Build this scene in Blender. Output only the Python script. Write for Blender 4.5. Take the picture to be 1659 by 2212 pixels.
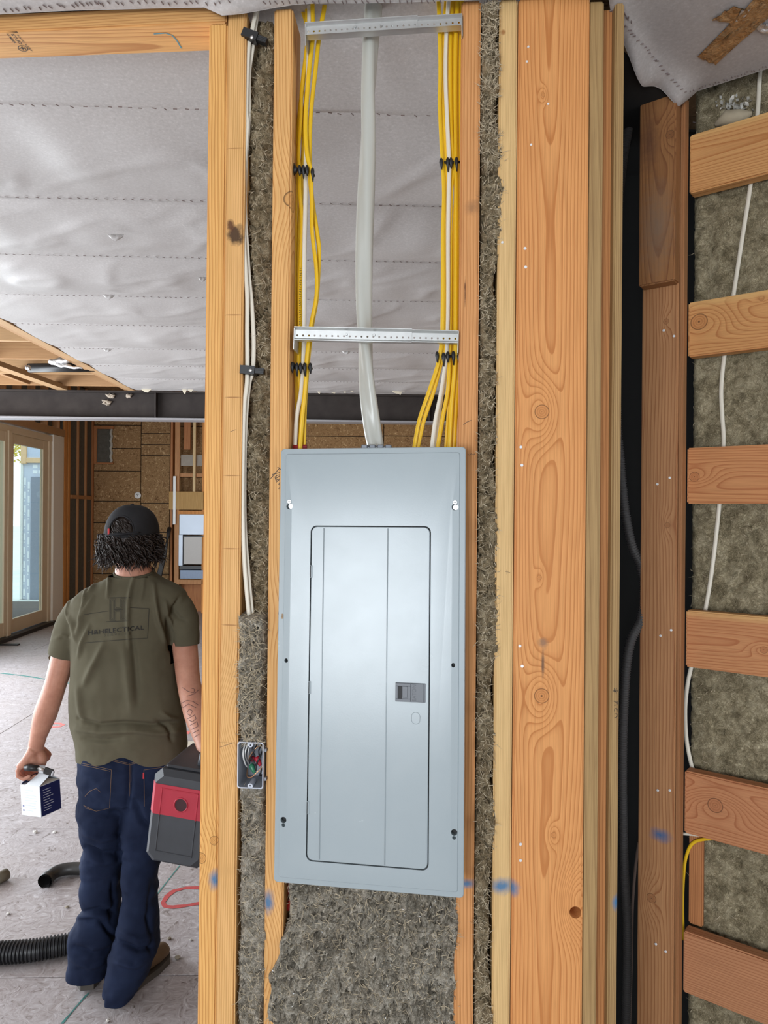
import bpy, bmesh, math, random
import numpy as np
from math import pi, sin, cos, radians, sqrt, exp
from mathutils import Vector, Matrix
from mathutils.bvhtree import BVHTree

for o in list(bpy.data.objects): bpy.data.objects.remove(o)
SC = bpy.context.scene
COL = SC.collection
random.seed(7); np.random.seed(7)

# ------------------------------------------------------------------ camera
FPX = 1534.0
CAMZ = 1.70
cam = bpy.data.cameras.new('camera'); camo = bpy.data.objects.new('camera', cam); COL.objects.link(camo)
cam.sensor_fit = 'VERTICAL'; cam.sensor_height = 36.0; cam.lens = 36.0*FPX/2212.0
cam.clip_start = 0.02; cam.clip_end = 400
camo.matrix_world = Matrix.Translation((0, 0, CAMZ)) @ Matrix.Rotation(pi/2, 4, 'X') @ Matrix.Rotation(radians(.45), 4, 'Z')
SC.camera = camo
CAMP = Vector((0, 0, CAMZ)); CAMR = camo.matrix_world.to_3x3()
def ray(px, py):
    return (CAMR @ Vector(((px-829.5)/FPX, -(py-1106.0)/FPX, -1.0)))
def proj_np(P):
    R = np.array(CAMR); q = (np.asarray(P)-np.array(CAMP)) @ R
    return np.stack([829.5+FPX*q[:, 0]/-q[:, 2], 1106-FPX*q[:, 1]/-q[:, 2]], 1)
def PY(px, py, Y):
    d = ray(px, py); return CAMP + d*(Y/d.y)
def PZ(px, py, z):
    d = ray(px, py); return CAMP + d*((z-CAMZ)/d.z)

# ------------------------------------------------------------------ light and exposure
SC.view_settings.view_transform = 'Standard'; SC.view_settings.look = 'None'
SC.view_settings.gamma = 1.0; SC.view_settings.use_curve_mapping = False
SC.view_settings.exposure = 0.0
wd = bpy.data.worlds.new('daylight'); SC.world = wd; wd.use_nodes = True
bg = wd.node_tree.nodes['Background']; bg.inputs[0].default_value = (.80, .90, 1.0, 1); bg.inputs[1].default_value = 2.4
def area(name, loc, target, sx, sy, power, col):
    l = bpy.data.lights.new(name, 'AREA'); l.shape = 'RECTANGLE'; l.size = sx; l.size_y = sy; l.energy = power; l.color = col
    o = bpy.data.objects.new(name, l); COL.objects.link(o); o.location = loc
    o.rotation_euler = (Vector(target)-Vector(loc)).to_track_quat('-Z', 'Y').to_euler()
    return o
# daylight through the wide openings of the room behind the photographer, and the glazed wall on the left
area('daylight_opening_behind', (-1.6, -2.95, 1.30), (-.3, 1.4, 1.35), 1.5, 1.6, 112, (.90, .95, 1.0))
area('daylight_left_glazing', (-4.55, 4.3, 1.25), (0, 4.6, 1.4), 6.4, 2.1, 440, (.89, .945, 1.0))

# ------------------------------------------------------------------ helpers
class Fr:
    def __init__(s, o, yaw=0, M=None):
        s.o = Vector(o); s.R = M if M else Matrix.Rotation(yaw, 3, 'Z'); s.Ri = s.R.transposed()
    def w(s, u, v, z): return s.o + s.R @ Vector((u, v, z))
    def loc(s, p): return s.Ri @ (Vector(p)-s.o)
    def px(s, x, y, v=0.0):
        d = s.Ri @ ray(x, y); c = s.Ri @ (CAMP-s.o); return c + d*((v-c.y)/d.y)
    def pu(s, x, y, u):
        d = s.Ri @ ray(x, y); c = s.Ri @ (CAMP-s.o); return c + d*((u-c.x)/d.x)
    def pz(s, x, y, z):
        return s.loc(PZ(x, y, z))
    def m4(s, u=0, v=0, z=0): return Matrix.Translation(s.w(u, v, z)) @ s.R.to_4x4()
WALL = Fr((0, 1.45, 0), radians(-4))        # partition with the panel
ROOM = Fr((0, 0, 0), radians(1.9))          # far room
ID = Fr((0, 0, 0))

def tag(o, label=None, cat=None, group=None, kind=None):
    if label: o['label'] = label
    if cat: o['category'] = cat
    if group: o['group'] = group
    if kind: o['kind'] = kind
    return o
def empty(name, M=None, label=None, cat=None, group=None, kind=None):
    o = bpy.data.objects.new(name, None); COL.objects.link(o); o.empty_display_size = .05
    if M is not None: o.matrix_world = M
    return tag(o, label, cat, group, kind)
MW = {}
def link(name, me, mat, parent=None, M=None, smooth=False):
    """M: world matrix of the mesh's own coordinates"""
    o = bpy.data.objects.new(name, me); COL.objects.link(o)
    if mat is not None and not me.materials:
        for m_ in (mat if isinstance(mat, (list, tuple)) else [mat]): me.materials.append(m_)
    if smooth: me.polygons.foreach_set('use_smooth', [True]*len(me.polygons))
    M = M.copy() if M is not None else Matrix.Identity(4)
    MW[o] = M
    if parent is not None:
        o.parent = parent; pm = MW.get(parent) or parent.matrix_world
        o.matrix_parent_inverse = Matrix.Identity(4); o.matrix_local = pm.inverted() @ M
    else: o.matrix_world = M
    return o
def E(name, M, label=None, cat=None, group=None, kind=None):
    o = empty(name, M, label, cat, group, kind); MW[o] = M.copy(); return o
T0 = lambda p: Matrix.Translation(Vector(p))

class MB:
    def __init__(s): s.v = []; s.f = []; s.mi = []
    def add(s, vs, fs, mi=0):
        b = len(s.v); s.v += [tuple(p) for p in vs]; s.f += [tuple(i+b for i in f) for f in fs]; s.mi += [mi]*len(fs); return s
    def box(s, a, b, mi=0, M=None):
        vs = [Vector((x, y, z)) for x in (a[0], b[0]) for y in (a[1], b[1]) for z in (a[2], b[2])]
        if M is not None: vs = [M @ p for p in vs]
        return s.add(vs, [(0, 1, 3, 2), (4, 6, 7, 5), (0, 4, 5, 1), (2, 3, 7, 6), (0, 2, 6, 4), (1, 5, 7, 3)], mi)
    def bbox(s, a, b, r=.003, seg=1, mi=0, M=None):
        bm = bmesh.new(); bmesh.ops.create_cube(bm, size=1)
        for v in bm.verts: v.co = Vector([(a[i]+b[i])/2+v.co[i]*(b[i]-a[i]) for i in range(3)])
        bmesh.ops.bevel(bm, geom=bm.edges[:], offset=r, segments=seg, affect='EDGES')
        vs = [(M @ v.co if M is not None else v.co.copy()) for v in bm.verts]
        s.add(vs, [[v.index for v in f.verts] for f in bm.faces], mi); bm.free(); return s
    def loft(s, rings, cap=True, closed=True, mi=0):
        n = len(rings[0]); vs = [p for r in rings for p in r]; fs = []
        for i in range(len(rings)-1):
            for j in range(n if closed else n-1):
                k = (j+1) % n; fs.append((i*n+j, i*n+k, (i+1)*n+k, (i+1)*n+j))
        if cap and closed: fs.append(tuple(reversed(range(n)))); fs.append(tuple(range((len(rings)-1)*n, len(rings)*n)))
        return s.add(vs, fs, mi)
    def tube(s, path, r, n=8, cap=True, ry=None, up=None, twist=0.0, mi=0):
        P = [Vector(p) for p in path]; m = len(P); rings = []
        prev = None
        for i in range(m):
            t = (P[min(i+1, m-1)]-P[max(i-1, 0)])
            t = t.normalized() if t.length > 1e-9 else Vector((0, 0, 1))
            if prev is None:
                a = Vector(up) if up is not None else (Vector((0, 1, 0)) if abs(t.y) < .9 else Vector((1, 0, 0)))
            else: a = prev
            a = (a-t*a.dot(t)); a = a.normalized() if a.length > 1e-6 else t.orthogonal().normalized()
            prev = a; b = t.cross(a)
            ra = r[i] if hasattr(r, '__len__') else r
            rb = ra if ry is None else (ry[i] if hasattr(ry, '__len__') else ry)
            tw = twist*i/(m-1) if not callable(twist) else twist(i/(m-1))
            rings.append([P[i]+b*(ra*cos(q+0))*cos(tw)+a*(ra*cos(q))*sin(tw)+a*(rb*sin(q))*cos(tw)-b*(rb*sin(q))*sin(tw) for q in [2*pi*k/n for k in range(n)]])
        return s.loft(rings, cap, mi=mi)
    def disc(s, c, nrm, r, h, n=12, mi=0):
        c = Vector(c); nrm = Vector(nrm).normalized(); a = nrm.orthogonal().normalized(); b = nrm.cross(a)
        rg = lambda d, rr: [c+nrm*d+a*rr*cos(2*pi*k/n)+b*rr*sin(2*pi*k/n) for k in range(n)]
        return s.loft([rg(0, r), rg(h*.7, r), rg(h, r*.82)], True, mi=mi)
    def mesh(s, name):
        me = bpy.data.meshes.new(name); me.from_pydata(s.v, [], s.f); 
        if any(s.mi): me.polygons.foreach_set('material_index', s.mi)
        me.update(); return me
    def build(s, name, mat, parent=None, M=None, smooth=False, recalc=True):
        me = s.mesh(name)
        if recalc:
            bm = bmesh.new(); bm.from_mesh(me); bmesh.ops.recalc_face_normals(bm, faces=bm.faces); bm.to_mesh(me); bm.free()
        o = link(name, me, mat, parent, M, smooth)
        return o
def autosmooth(o, ang=35):
    me = o.data; me.polygons.foreach_set('use_smooth', [True]*len(me.polygons))
    bm = bmesh.new(); bm.from_mesh(me)
    for e in bm.edges:
        e.smooth = not (len(e.link_faces) == 2 and e.calc_face_angle(0) > radians(ang))
    bm.to_mesh(me); bm.free(); return o
def spline(pts, n=8):
    """Catmull-Rom through points"""
    P = [Vector(p) for p in pts]; out = []
    for i in range(len(P)-1):
        p0 = P[max(i-1, 0)]; p1 = P[i]; p2 = P[i+1]; p3 = P[min(i+2, len(P)-1)]
        for k in range(n):
            t = k/n
            out.append(.5*((2*p1)+(p2-p0)*t+(2*p0-5*p1+4*p2-p3)*t*t+(3*p1-p0-3*p2+p3)*t*t*t))
    out.append(P[-1]); return out

# numpy gradient-free value noise ------------------------------------------------
def _h(ix, iy, iz, seed):
    n = (ix*374761393+iy*668265263+iz*2147483647+seed*1274126177) & 0xffffffff
    n = ((n ^ (n >> 13))*1274126177) & 0xffffffff
    n = n ^ (n >> 16)
    return (n & 0xffff)/65535.0*2-1
def vnoise(P, seed=0):
    P = np.asarray(P, float); I = np.floor(P).astype(np.int64); f = P-I; f = f*f*(3-2*f); r = 0
    for dx in (0, 1):
        for dy in (0, 1):
            for dz in (0, 1):
                w = (f[:, 0] if dx else 1-f[:, 0])*(f[:, 1] if dy else 1-f[:, 1])*(f[:, 2] if dz else 1-f[:, 2])
                r = r+w*_h(I[:, 0]+dx, I[:, 1]+dy, I[:, 2]+dz, seed)
    return r
def fbm(P, oct=4, seed=0, gain=.5):
    P = np.asarray(P, float); a = 1.0; r = 0
    for i in range(oct): r = r+a*vnoise(P*2.0**i+17.3*i, seed+i); a *= gain
    return r

# ------------------------------------------------------------------ node helper
class NT:
    def __init__(s, name):
        s.m = bpy.data.materials.new(name); s.m.use_nodes = True; s.t = s.m.node_tree
        s.b = s.t.nodes['Principled BSDF']; s._co = None
    def n(s, ty, **kw):
        nd = s.t.nodes.new(ty)
        for k, v in kw.items(): setattr(nd, k, v)
        return nd
    def put(s, sock, v):
        if isinstance(v, bpy.types.NodeSocket): s.t.links.new(v, sock)
        elif v is not None:
            if hasattr(v, '__len__') and len(v) == 3 and sock.type == 'RGBA': v = (*v, 1)
            sock.default_value = v
    def co(s):
        if s._co is None: s._co = s.n('ShaderNodeTexCoord').outputs['Object']
        return s._co
    def math(s, op, a, b=None, c=None, clamp=False):
        nd = s.n('ShaderNodeMath', operation=op, use_clamp=clamp)
        for i, v in enumerate((a, b, c)):
            if v is not None: s.put(nd.inputs[i], v)
        return nd.outputs[0]
    def vm(s, op, a, b=None):
        nd = s.n('ShaderNodeVectorMath', operation=op); s.put(nd.inputs[0], a)
        if b is not None: s.put(nd.inputs[1], b)
        return nd.outputs['Value'] if op in ('LENGTH', 'DISTANCE', 'DOT_PRODUCT') else nd.outputs[0]
    def sep(s, v):
        nd = s.n('ShaderNodeSeparateXYZ'); s.put(nd.inputs[0], v); return nd.outputs
    def noise(s, vec, scale=5, detail=3, rough=.5, dist=0, col=False):
        nd = s.n('ShaderNodeTexNoise'); s.put(nd.inputs['Vector'], vec)
        for k, v in (('Scale', scale), ('Detail', detail), ('Roughness', rough), ('Distortion', dist)): s.put(nd.inputs[k], v)
        return nd.outputs['Color' if col else 'Fac']
    def voro(s, vec, scale=5, feature='F1', out='Distance', rand=1):
        nd = s.n('ShaderNodeTexVoronoi', feature=feature); s.put(nd.inputs['Vector'], vec); s.put(nd.inputs['Scale'], scale); s.put(nd.inputs['Randomness'], rand)
        return nd.outputs[out]
    def mix(s, f, a, b, bl='MIX'):
        nd = s.n('ShaderNodeMix', data_type='RGBA', blend_type=bl); s.put(nd.inputs[0], f); s.put(nd.inputs[6], a); s.put(nd.inputs[7], b); return nd.outputs[2]
    def ramp(s, f, stops, interp='LINEAR'):
        nd = s.n('ShaderNodeValToRGB'); s.put(nd.inputs[0], f); cr = nd.color_ramp; cr.interpolation = interp
        while len(cr.elements) < len(stops): cr.elements.new(.5)
        for e, (p, c) in zip(cr.elements, stops):
            e.position = p; e.color = (c, c, c, 1) if not hasattr(c, '__len__') else (*c[:3], 1)
        return nd.outputs[0]
    def bump(s, h, st=.3, dist=.002, nrm=None):
        nd = s.n('ShaderNodeBump'); s.put(nd.inputs['Strength'], st); s.put(nd.inputs['Distance'], dist); s.put(nd.inputs['Height'], h)
        if nrm is not None: s.put(nd.inputs['Normal'], nrm)
        return nd.outputs[0]
    def fin(s, col=None, rough=.5, nrm=None, metal=None, spec=None, **kw):
        if col is not None: s.put(s.b.inputs['Base Color'], col)
        s.put(s.b.inputs['Roughness'], rough)
        if nrm is not None: s.put(s.b.inputs['Normal'], nrm)
        if metal is not None: s.put(s.b.inputs['Metallic'], metal)
        if spec is not None: s.put(s.b.inputs['Specular IOR Level'], spec)
        for k, v in kw.items(): s.put(s.b.inputs[k.replace('_', ' ')], v)
        return s.m
def plain(name, col, rough=.5, metal=0, var=.12, vs=40, bump=0, bs=200, spec=None):
    t = NT(name); nz = t.noise(t.co(), vs, 3)
    c = t.mix(nz, tuple(x*(1-var) for x in col), tuple(min(1, x*(1+var)) for x in col))
    nr = t.bump(t.noise(t.co(), bs, 2), bump, .001) if bump else None
    return t.fin(c, rough, nr, metal, spec)
_wood_cache = {}
def wood(name, light, dark, pith=(.15, .05), ring=.0048, tilt=(.004, .004), knots=(), spots=(), seed=0, rough=.5, wob=.014, contrast=1.25):
    t = NT(name); co = t.vm('ADD', t.co(), (seed*3.7, seed*1.3, seed*7.1)); o = t.sep(t.co())
    low = t.noise(t.vm('MULTIPLY', co, (6, 6, 1.3)), 1.0, 2, .5, 0, True)
    lo = t.sep(low)
    x = t.math('ADD', t.math('MULTIPLY_ADD', o[2], tilt[0], -pith[0]), o[0]); x = t.math('MULTIPLY_ADD', lo[0], wob, x)
    y = t.math('ADD', t.math('MULTIPLY_ADD', o[2], tilt[1], -pith[1]), o[1]); y = t.math('MULTIPLY_ADD', lo[1], wob, y)
    r = t.math('SQRT', t.math('ADD', t.math('MULTIPLY', x, x), t.math('MULTIPLY', y, y)))
    kn = None
    for k in knots:
        kx, ky, kz, kr, amp = k[:5]
        dx = t.math('SUBTRACT', o[0], kx); dy = t.math('SUBTRACT', o[1], ky); dz = t.math('SUBTRACT', o[2], kz)
        d2 = t.math('ADD', t.math('MULTIPLY', dx, dx), t.math('MULTIPLY', dy, dy))
        dzz = t.math('MULTIPLY', dz, dz)
        e = t.math('MULTIPLY_ADD', dzz, .22, d2)
        g = t.math('EXPONENT', t.math('MULTIPLY', e, -1/(2.0*kr)**2))
        r = t.math('MULTIPLY_ADD', g, amp*kr, r)
        if len(k) > 5: continue
        dist = t.math('SQRT', t.math('ADD', d2, dzz))
        q = t.math('DIVIDE', t.math('MULTIPLY_ADD', t.math('SUBTRACT', lo[2], .5), kr*.35, dist), kr)
        kn = (q if kn is None else t.math('MINIMUM', kn, q))
    rn = t.math('FRACT', t.math('DIVIDE', r, ring))
    band = t.ramp(rn, [(0, 0), (.45, .06), (.74, .38), (.88, 1), (.96, .9), (1, 0)])
    fine = t.noise(t.vm('MULTIPLY', co, (420, 420, 9)), 1.0, 3, .6)
    big = t.noise(t.vm('MULTIPLY', co, (9, 9, 1.6)), 1.0, 3, .55)
    f = t.math('MULTIPLY', band, t.math('MULTIPLY_ADD', big, .7*contrast, .45*contrast), clamp=True)
    c = t.mix(f, light, dark)
    c = t.mix(t.ramp(fine, [(.42, 0), (.72, .42)]), c, tuple(v*.62 for v in dark))
    c = t.mix(t.ramp(big, [(.3, 0), (.75, .35)]), c, tuple(a*.55+b*.45 for a, b in zip(light, dark)))
    if kn is not None:
        rings2 = t.math('MULTIPLY_ADD', t.math('SINE', t.math('MULTIPLY', kn, 22)), .5, .5)
        kc = t.mix(t.math('MULTIPLY', rings2, .6), tuple(a*.45+b*.55 for a, b in zip(light, dark)), tuple(v*.75 for v in dark))
        c = t.mix(t.ramp(kn, [(0, .85), (.9, .8), (1.0, .7), (1.08, 0)]), c, kc)
        c = t.mix(t.ramp(kn, [(.86, 0), (.97, .8), (1.04, 0)]), c, (.05, .025, .012))
        c = t.mix(t.ramp(kn, [(.05, .8), (.12, 0)]), c, (.06, .03, .015))
    for sp in spots:
        c0, rr, colr, soft, nz = sp
        q = t.vm('DIVIDE', t.vm('SUBTRACT', t.co(), c0), rr)
        L = t.vm('LENGTH', q)
        L = t.math('MULTIPLY_ADD', t.math('SUBTRACT', t.noise(t.co(), 60, 4, .65), .5), nz, L)
        c = t.mix(t.ramp(L, [(max(0, 1-soft), .92), (1, 0)]), c, colr)
    nr = t.bump(t.math('MULTIPLY_ADD', fine, .6, t.math('MULTIPLY', band, -.4)), .25, .0012)
    return t.fin(c, t.math('MULTIPLY_ADD', fine, .2, rough), nr, spec=.3)

# colour presets (linear)
FIR = ((.84, .47, .155), (.52, .21, .045)); FIRO = ((.74, .33, .095), (.43, .145, .03)); FIRR = ((.52, .225, .085), (.27, .085, .028))
OLIVE = ((.42, .27, .115), (.235, .13, .048)); PALE = ((.74, .50, .23), (.50, .28, .09))
BLUE = (.045, .17, .33)
def lumber(name, fr, u, v, z0, z1, w, d, mat, label, cat='stud', lean=0.0, axis='z', group=None, bev=.0035, parent=None):
    """a board of width w (along u) and depth d (along v, front face at v); long along z, or along u when axis='u' (then z0,z1 are u ends and u is the z centre)"""
    L = z1-z0; mb = MB().bbox((-w/2, -d/2, -L/2), (w/2, d/2, L/2), bev, 2)
    if axis == 'z': M = fr.m4(u, v+d/2, (z0+z1)/2) @ Matrix.Rotation(lean, 4, 'Y')
    else: M = fr.m4((z0+z1)/2, v+d/2, u) @ Matrix(((0, 0, -1, 0), (0, 1, 0, 0), (1, 0, 0, 0), (0, 0, 0, 1))) @ Matrix.Rotation(lean, 4, 'Y')
    o = mb.build(name, mat, parent, M, recalc=False); autosmooth(o, 50)
    return tag(o, label, cat if parent is None else None, group)
def wbvh(o):
    """BVH of an object in world space"""
    M = MW[o]; me = o.data
    return BVHTree.FromPolygons([M @ v.co for v in me.vertices], [tuple(p.vertices) for p in me.polygons])
def hit(b, px, py):
    d = ray(px, py).normalized(); h = b.ray_cast(CAMP, d)
    return (h[0], h[1]) if h[0] is not None else (None, None)
def stroke(name, b, lines, width, mat, parent, off=.0008, step=3.0, M=None, close=False):
    """ribbons drawn on a surface: lines are pixel polylines"""
    if name == 'pencil_mark' and len(lines) > 1:
        for ln in lines: stroke(name, b, [ln], width, mat, parent, off, step, M)
        return
    mb = MB()
    for ln in lines:
        P = []
        for i in range(len(ln)-1):
            a, c = ln[i], ln[i+1]; k = max(1, int(math.hypot(c[0]-a[0], c[1]-a[1])/step))
            P += [(a[0]+(c[0]-a[0])*j/k, a[1]+(c[1]-a[1])*j/k) for j in range(k)]
        P.append(ln[-1])
        pts = []; last = None
        segs = [[]]
        for p in P:
            h, n = hit(b, *p)
            if h is None or (last is not None and (h-last).length > .06): segs.append([])
            if h is None: last = None; continue
            if n.dot(h-CAMP) > 0: n = -n
            segs[-1].append((h, n)); last = h
        for sg in segs:
            if len(sg) < 2: continue
            vs = []; 
            for i, (h, n) in enumerate(sg):
                t = sg[min(i+1, len(sg)-1)][0]-sg[max(i-1, 0)][0]
                sd = n.cross(t); sd = sd.normalized() if sd.length > 1e-9 else Vector((0, 0, 1))
                wv = width/2*(.88+.12*sin(i*.35)) if width > .004 else width/2
                vs += [h+n*off+sd*wv, h+n*off-sd*wv]
            mb.add(vs, [(2*i, 2*i+2, 2*i+3, 2*i+1) for i in range(len(sg)-1)])
    if not mb.v: return None
    M = M or MW[parent]; Mi = M.inverted(); mb.v = [tuple(Mi @ Vector(p)) for p in mb.v]
    return mb.build(name, mat, parent, M, recalc=False)
def text_mesh(txt, bold=0.0, spacing=1.0):
    c = bpy.data.curves.new('txt', 'FONT'); c.body = txt; c.size = 1; c.align_x = 'CENTER'; c.align_y = 'CENTER'; c.offset = bold; c.space_character = spacing; c.resolution_u = 3
    o = bpy.data.objects.new('txt', c); COL.objects.link(o); dg = bpy.context.evaluated_depsgraph_get(); dg.update()
    me = bpy.data.meshes.new_from_object(o.evaluated_get(dg)); vs = [v.co.copy() for v in me.vertices]; fs = [tuple(p.vertices) for p in me.polygons]
    bpy.data.objects.remove(o); bpy.data.curves.remove(c); bpy.data.meshes.remove(me); return vs, fs
def decal(name, b, vs, fs, fn, mat, parent, off=.001):
    """flat print: fn maps local xy to pixels, projected on the surface"""
    out = []; ok = True
    for p in vs:
        h, n = hit(b, *fn(p.x, p.y))
        if h is None: out.append(None); continue
        if n.dot(h-CAMP) > 0: n = -n
        out.append(h+n*off)
    fs = [f for f in fs if all(out[i] is not None for i in f)]
    M = MW[parent]; Mi = M.inverted(); mb = MB(); mb.add([(Mi @ p if p is not None else (0, 0, 0)) for p in out], fs)
    return mb.build(name, mat, parent, M, recalc=False)
def pieces(name, meshes, mat, parent, M):
    pass
# ================================================================== materials for the shell
def osb_mat(name, base, dark, lightc, sc=1.0, dust=None):
    t = NT(name); co = t.co()
    w = t.noise(co, 9*sc, 2, .5, 0, True)
    a = t.noise(t.vm('ADD', t.vm('MULTIPLY', co, (26*sc, 26*sc, 7*sc)), t.vm('MULTIPLY', w, (7, 7, 7))), 1, 3, .6, 1.2)
    b = t.noise(t.vm('ADD', t.vm('MULTIPLY', co, (7*sc, 7*sc, 28*sc)), t.vm('MULTIPLY', w, (8, 8, 8))), 1, 3, .6, 1.2)
    sel = t.ramp(t.noise(co, 22*sc, 2, .6), [(.44, 0), (.56, 1)])
    s_ = t.mix(sel, a, b)
    c = t.ramp(s_, [(.32, dark), (.46, base), (.56, base), (.68, lightc)])
    if dust:
        c = t.mix(t.ramp(t.noise(co, 2.2, 4, .6), [(.25, .55), (.7, .9)]), c, dust)
    return t.fin(c, .75, t.bump(s_, .35, .002), spec=.2)
def floor_mat():
    t = NT('dusty_subfloor'); co = t.co()
    w = t.noise(co, 7, 2, .5, 0, True)
    a = t.noise(t.vm('ADD', t.vm('MULTIPLY', co, (9, 46, 1)), t.vm('MULTIPLY', w, (10, 10, 0))), 1, 4, .62, 1.5)
    b = t.noise(t.vm('ADD', t.vm('MULTIPLY', co, (42, 8, 1)), t.vm('MULTIPLY', w, (10, 10, 0))), 1, 4, .62, 1.5)
    sel = t.ramp(t.noise(co, 16, 2, .6), [(.42, 0), (.58, 1)])
    s_ = t.mix(sel, a, b)
    c = t.ramp(s_, [(.30, (.115, .09, .078)), (.42, (.345, .31, .315)), (.58, (.47, .44, .455)), (.72, (.66, .645, .67))])
    c = t.mix(t.ramp(t.noise(co, 1.1, 4, .6), [(.3, .0), (.75, .45)]), c, (.36, .30, .265))
    fl = t.voro(co, 26); c = t.mix(t.ramp(fl, [(.03, .75), (.06, 0)]), c, (.66, .64, .62))
    return t.fin(c, t.math('MULTIPLY_ADD', s_, .25, .42), t.bump(s_, .5, .0025), spec=.45)
def membrane_mat():
    t = NT('ceiling_membrane'); co = t.co()
    n1 = t.noise(t.vm('MULTIPLY', co, (120, 120, 120)), 1, 3, .7); n2 = t.noise(co, 1.6, 3, .5)
    c = t.ramp(n1, [(.3, (.405, .385, .375)), (.6, (.49, .47, .46)), (.75, (.60, .58, .57))])
    c = t.mix(t.math('MULTIPLY', n2, .3), c, (.42, .385, .37))
    return t.fin(c, .42, t.bump(n1, .12, .001), spec=.5)
M_OSB = osb_mat('osb_sheathing', (.34, .20, .09), (.14, .07, .03), (.68, .48, .26), .8)
M_FLOOR = floor_mat(); M_MEM = membrane_mat()
M_SLAB = plain('floor_gap', (.10, .085, .075), .9)
M_STEEL = NT('dark_primed_steel'); _n = M_STEEL.noise(M_STEEL.co(), 9, 4, .6)
M_STEEL = M_STEEL.fin(M_STEEL.ramp(_n, [(.3, (.038, .031, .029)), (.7, (.055, .046, .042))]), .75, spec=.15)
M_FLANGE = plain('flange_edge', (.30, .29, .30), .4, .3)
M_STAPLE = plain('pinkish_staple', (.20, .155, .145), .5)  # pinkish brown of the staples themselves
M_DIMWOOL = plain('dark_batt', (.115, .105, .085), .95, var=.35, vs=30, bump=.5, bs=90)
M_CREAM = plain('unpainted_door_wood', (.66, .53, .36), .5, var=.08, vs=6)
M_JAMB = plain('primed_jamb', (.78, .72, .62), .55, var=.05)
M_WHITE = plain('white_plastic', (.82, .82, .80), .4, var=.03)
M_BLACK = plain('black_plastic', (.012, .012, .013), .42, var=.2)
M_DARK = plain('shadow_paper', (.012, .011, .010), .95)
def glass_mat():
    m = bpy.data.materials.new('window_glass'); m.use_nodes = True; t = m.node_tree; t.nodes.clear()
    o = t.nodes.new('ShaderNodeOutputMaterial'); mx = t.nodes.new('ShaderNodeMixShader'); tr = t.nodes.new('ShaderNodeBsdfTransparent'); gl = t.nodes.new('ShaderNodeBsdfGlossy'); fr = t.nodes.new('ShaderNodeLayerWeight')
    tr.inputs[0].default_value = (.90, .96, .95, 1); gl.inputs['Roughness'].default_value = .02; mx.inputs[0].default_value = .07; t.nodes.remove(fr)
    t.links.new(tr.outputs[0], mx.inputs[1]); t.links.new(gl.outputs[0], mx.inputs[2]); t.links.new(mx.outputs[0], o.inputs[0]); return m
M_GLASS = glass_mat()
M_STUDW = [wood('stud_fir_a', *FIRR, pith=(.2, .1), seed=31), wood('stud_fir_b', *FIRO, pith=(-.1, .15), seed=32), wood('stud_fir_c', (.58, .30, .13), (.33, .13, .05), pith=(.04, .12), seed=33)]

CZ = 2.74
# ================================================================== floor
fl = MB().box((-9, -3.4, -.16), (4, 13.4, -.012)).build('floor', M_SLAB, None, ROOM.m4())
tag(fl, 'dusty grey strand board subfloor with red paint loops and green chalk lines', 'floor', kind='structure')
pm = {}
PWV, PWU = 1.22, 2.44
for j in range(-3, 11):
    for i in range(-4, 2):
        u0 = i*PWU+(.95 if j % 2 else -.27); v0 = .18+j*PWV
        u1 = min(u0+PWU, 3.2); v1 = min(v0+PWV, 12.3); u0 = max(u0, -4.6)
        if u1-u0 < .1 or v1-v0 < .1: continue
        du, dv = u1-u0-.004, v1-v0-.004; key = (round(du, 2), round(dv, 2))
        if key not in pm:
            mb = MB().bbox((0, 0, -.018), (du, dv, 0), .0015, 1); pm[key] = mb.mesh('subfloor_panel')
            pm[key].materials.append(M_FLOOR)
        link('subfloor_panel', pm[key], None, fl, ROOM.m4(u0+.002, v0+.002, 0))
b_floor = BVHTree.FromPolygons([Vector((-20, -5, 0)), Vector((20, -5, 0)), Vector((20, 30, 0)), Vector((-20, 30, 0))], [(0, 1, 2, 3)])
M_RED = plain('red_marking_paint', (.50, .075, .075), .6, var=.3, vs=60); M_PINK = plain('pink_marking_paint', (.85, .22, .20), .6, var=.3, vs=60); M_TEAL = plain('teal_chalk', (.06, .22, .20), .8, var=.4, vs=60)
stroke('paint_mark', b_floor, [[(440, 1918), (402, 1918), (375, 1925), (361, 1936), (352, 1950), (356, 1958), (372, 1960), (400, 1957), (440, 1950)]], .026, M_RED, fl, .0012)
stroke('paint_mark', b_floor, [[(100, 1566), (112, 1563), (128, 1563), (137, 1566), (128, 1570), (112, 1571), (100, 1569)]], .035, M_PINK, fl, .0012)
stroke('paint_mark', b_floor, [[(398, 1580), (404, 1582), (401, 1586)]], .05, M_PINK, fl, .0012)
stroke('chalk_line', b_floor, [[(0, 1454), (60, 1461), (160, 1478)]], .03, M_TEAL, fl, .0012)
stroke('chalk_line', b_floor, [[(388, 1870), (345, 1925), (300, 1985)], [(192, 2145), (160, 2180), (135, 2212)], [(186, 2150), (154, 2188), (132, 2212)]], .006, M_TEAL, fl, .0012)

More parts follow.
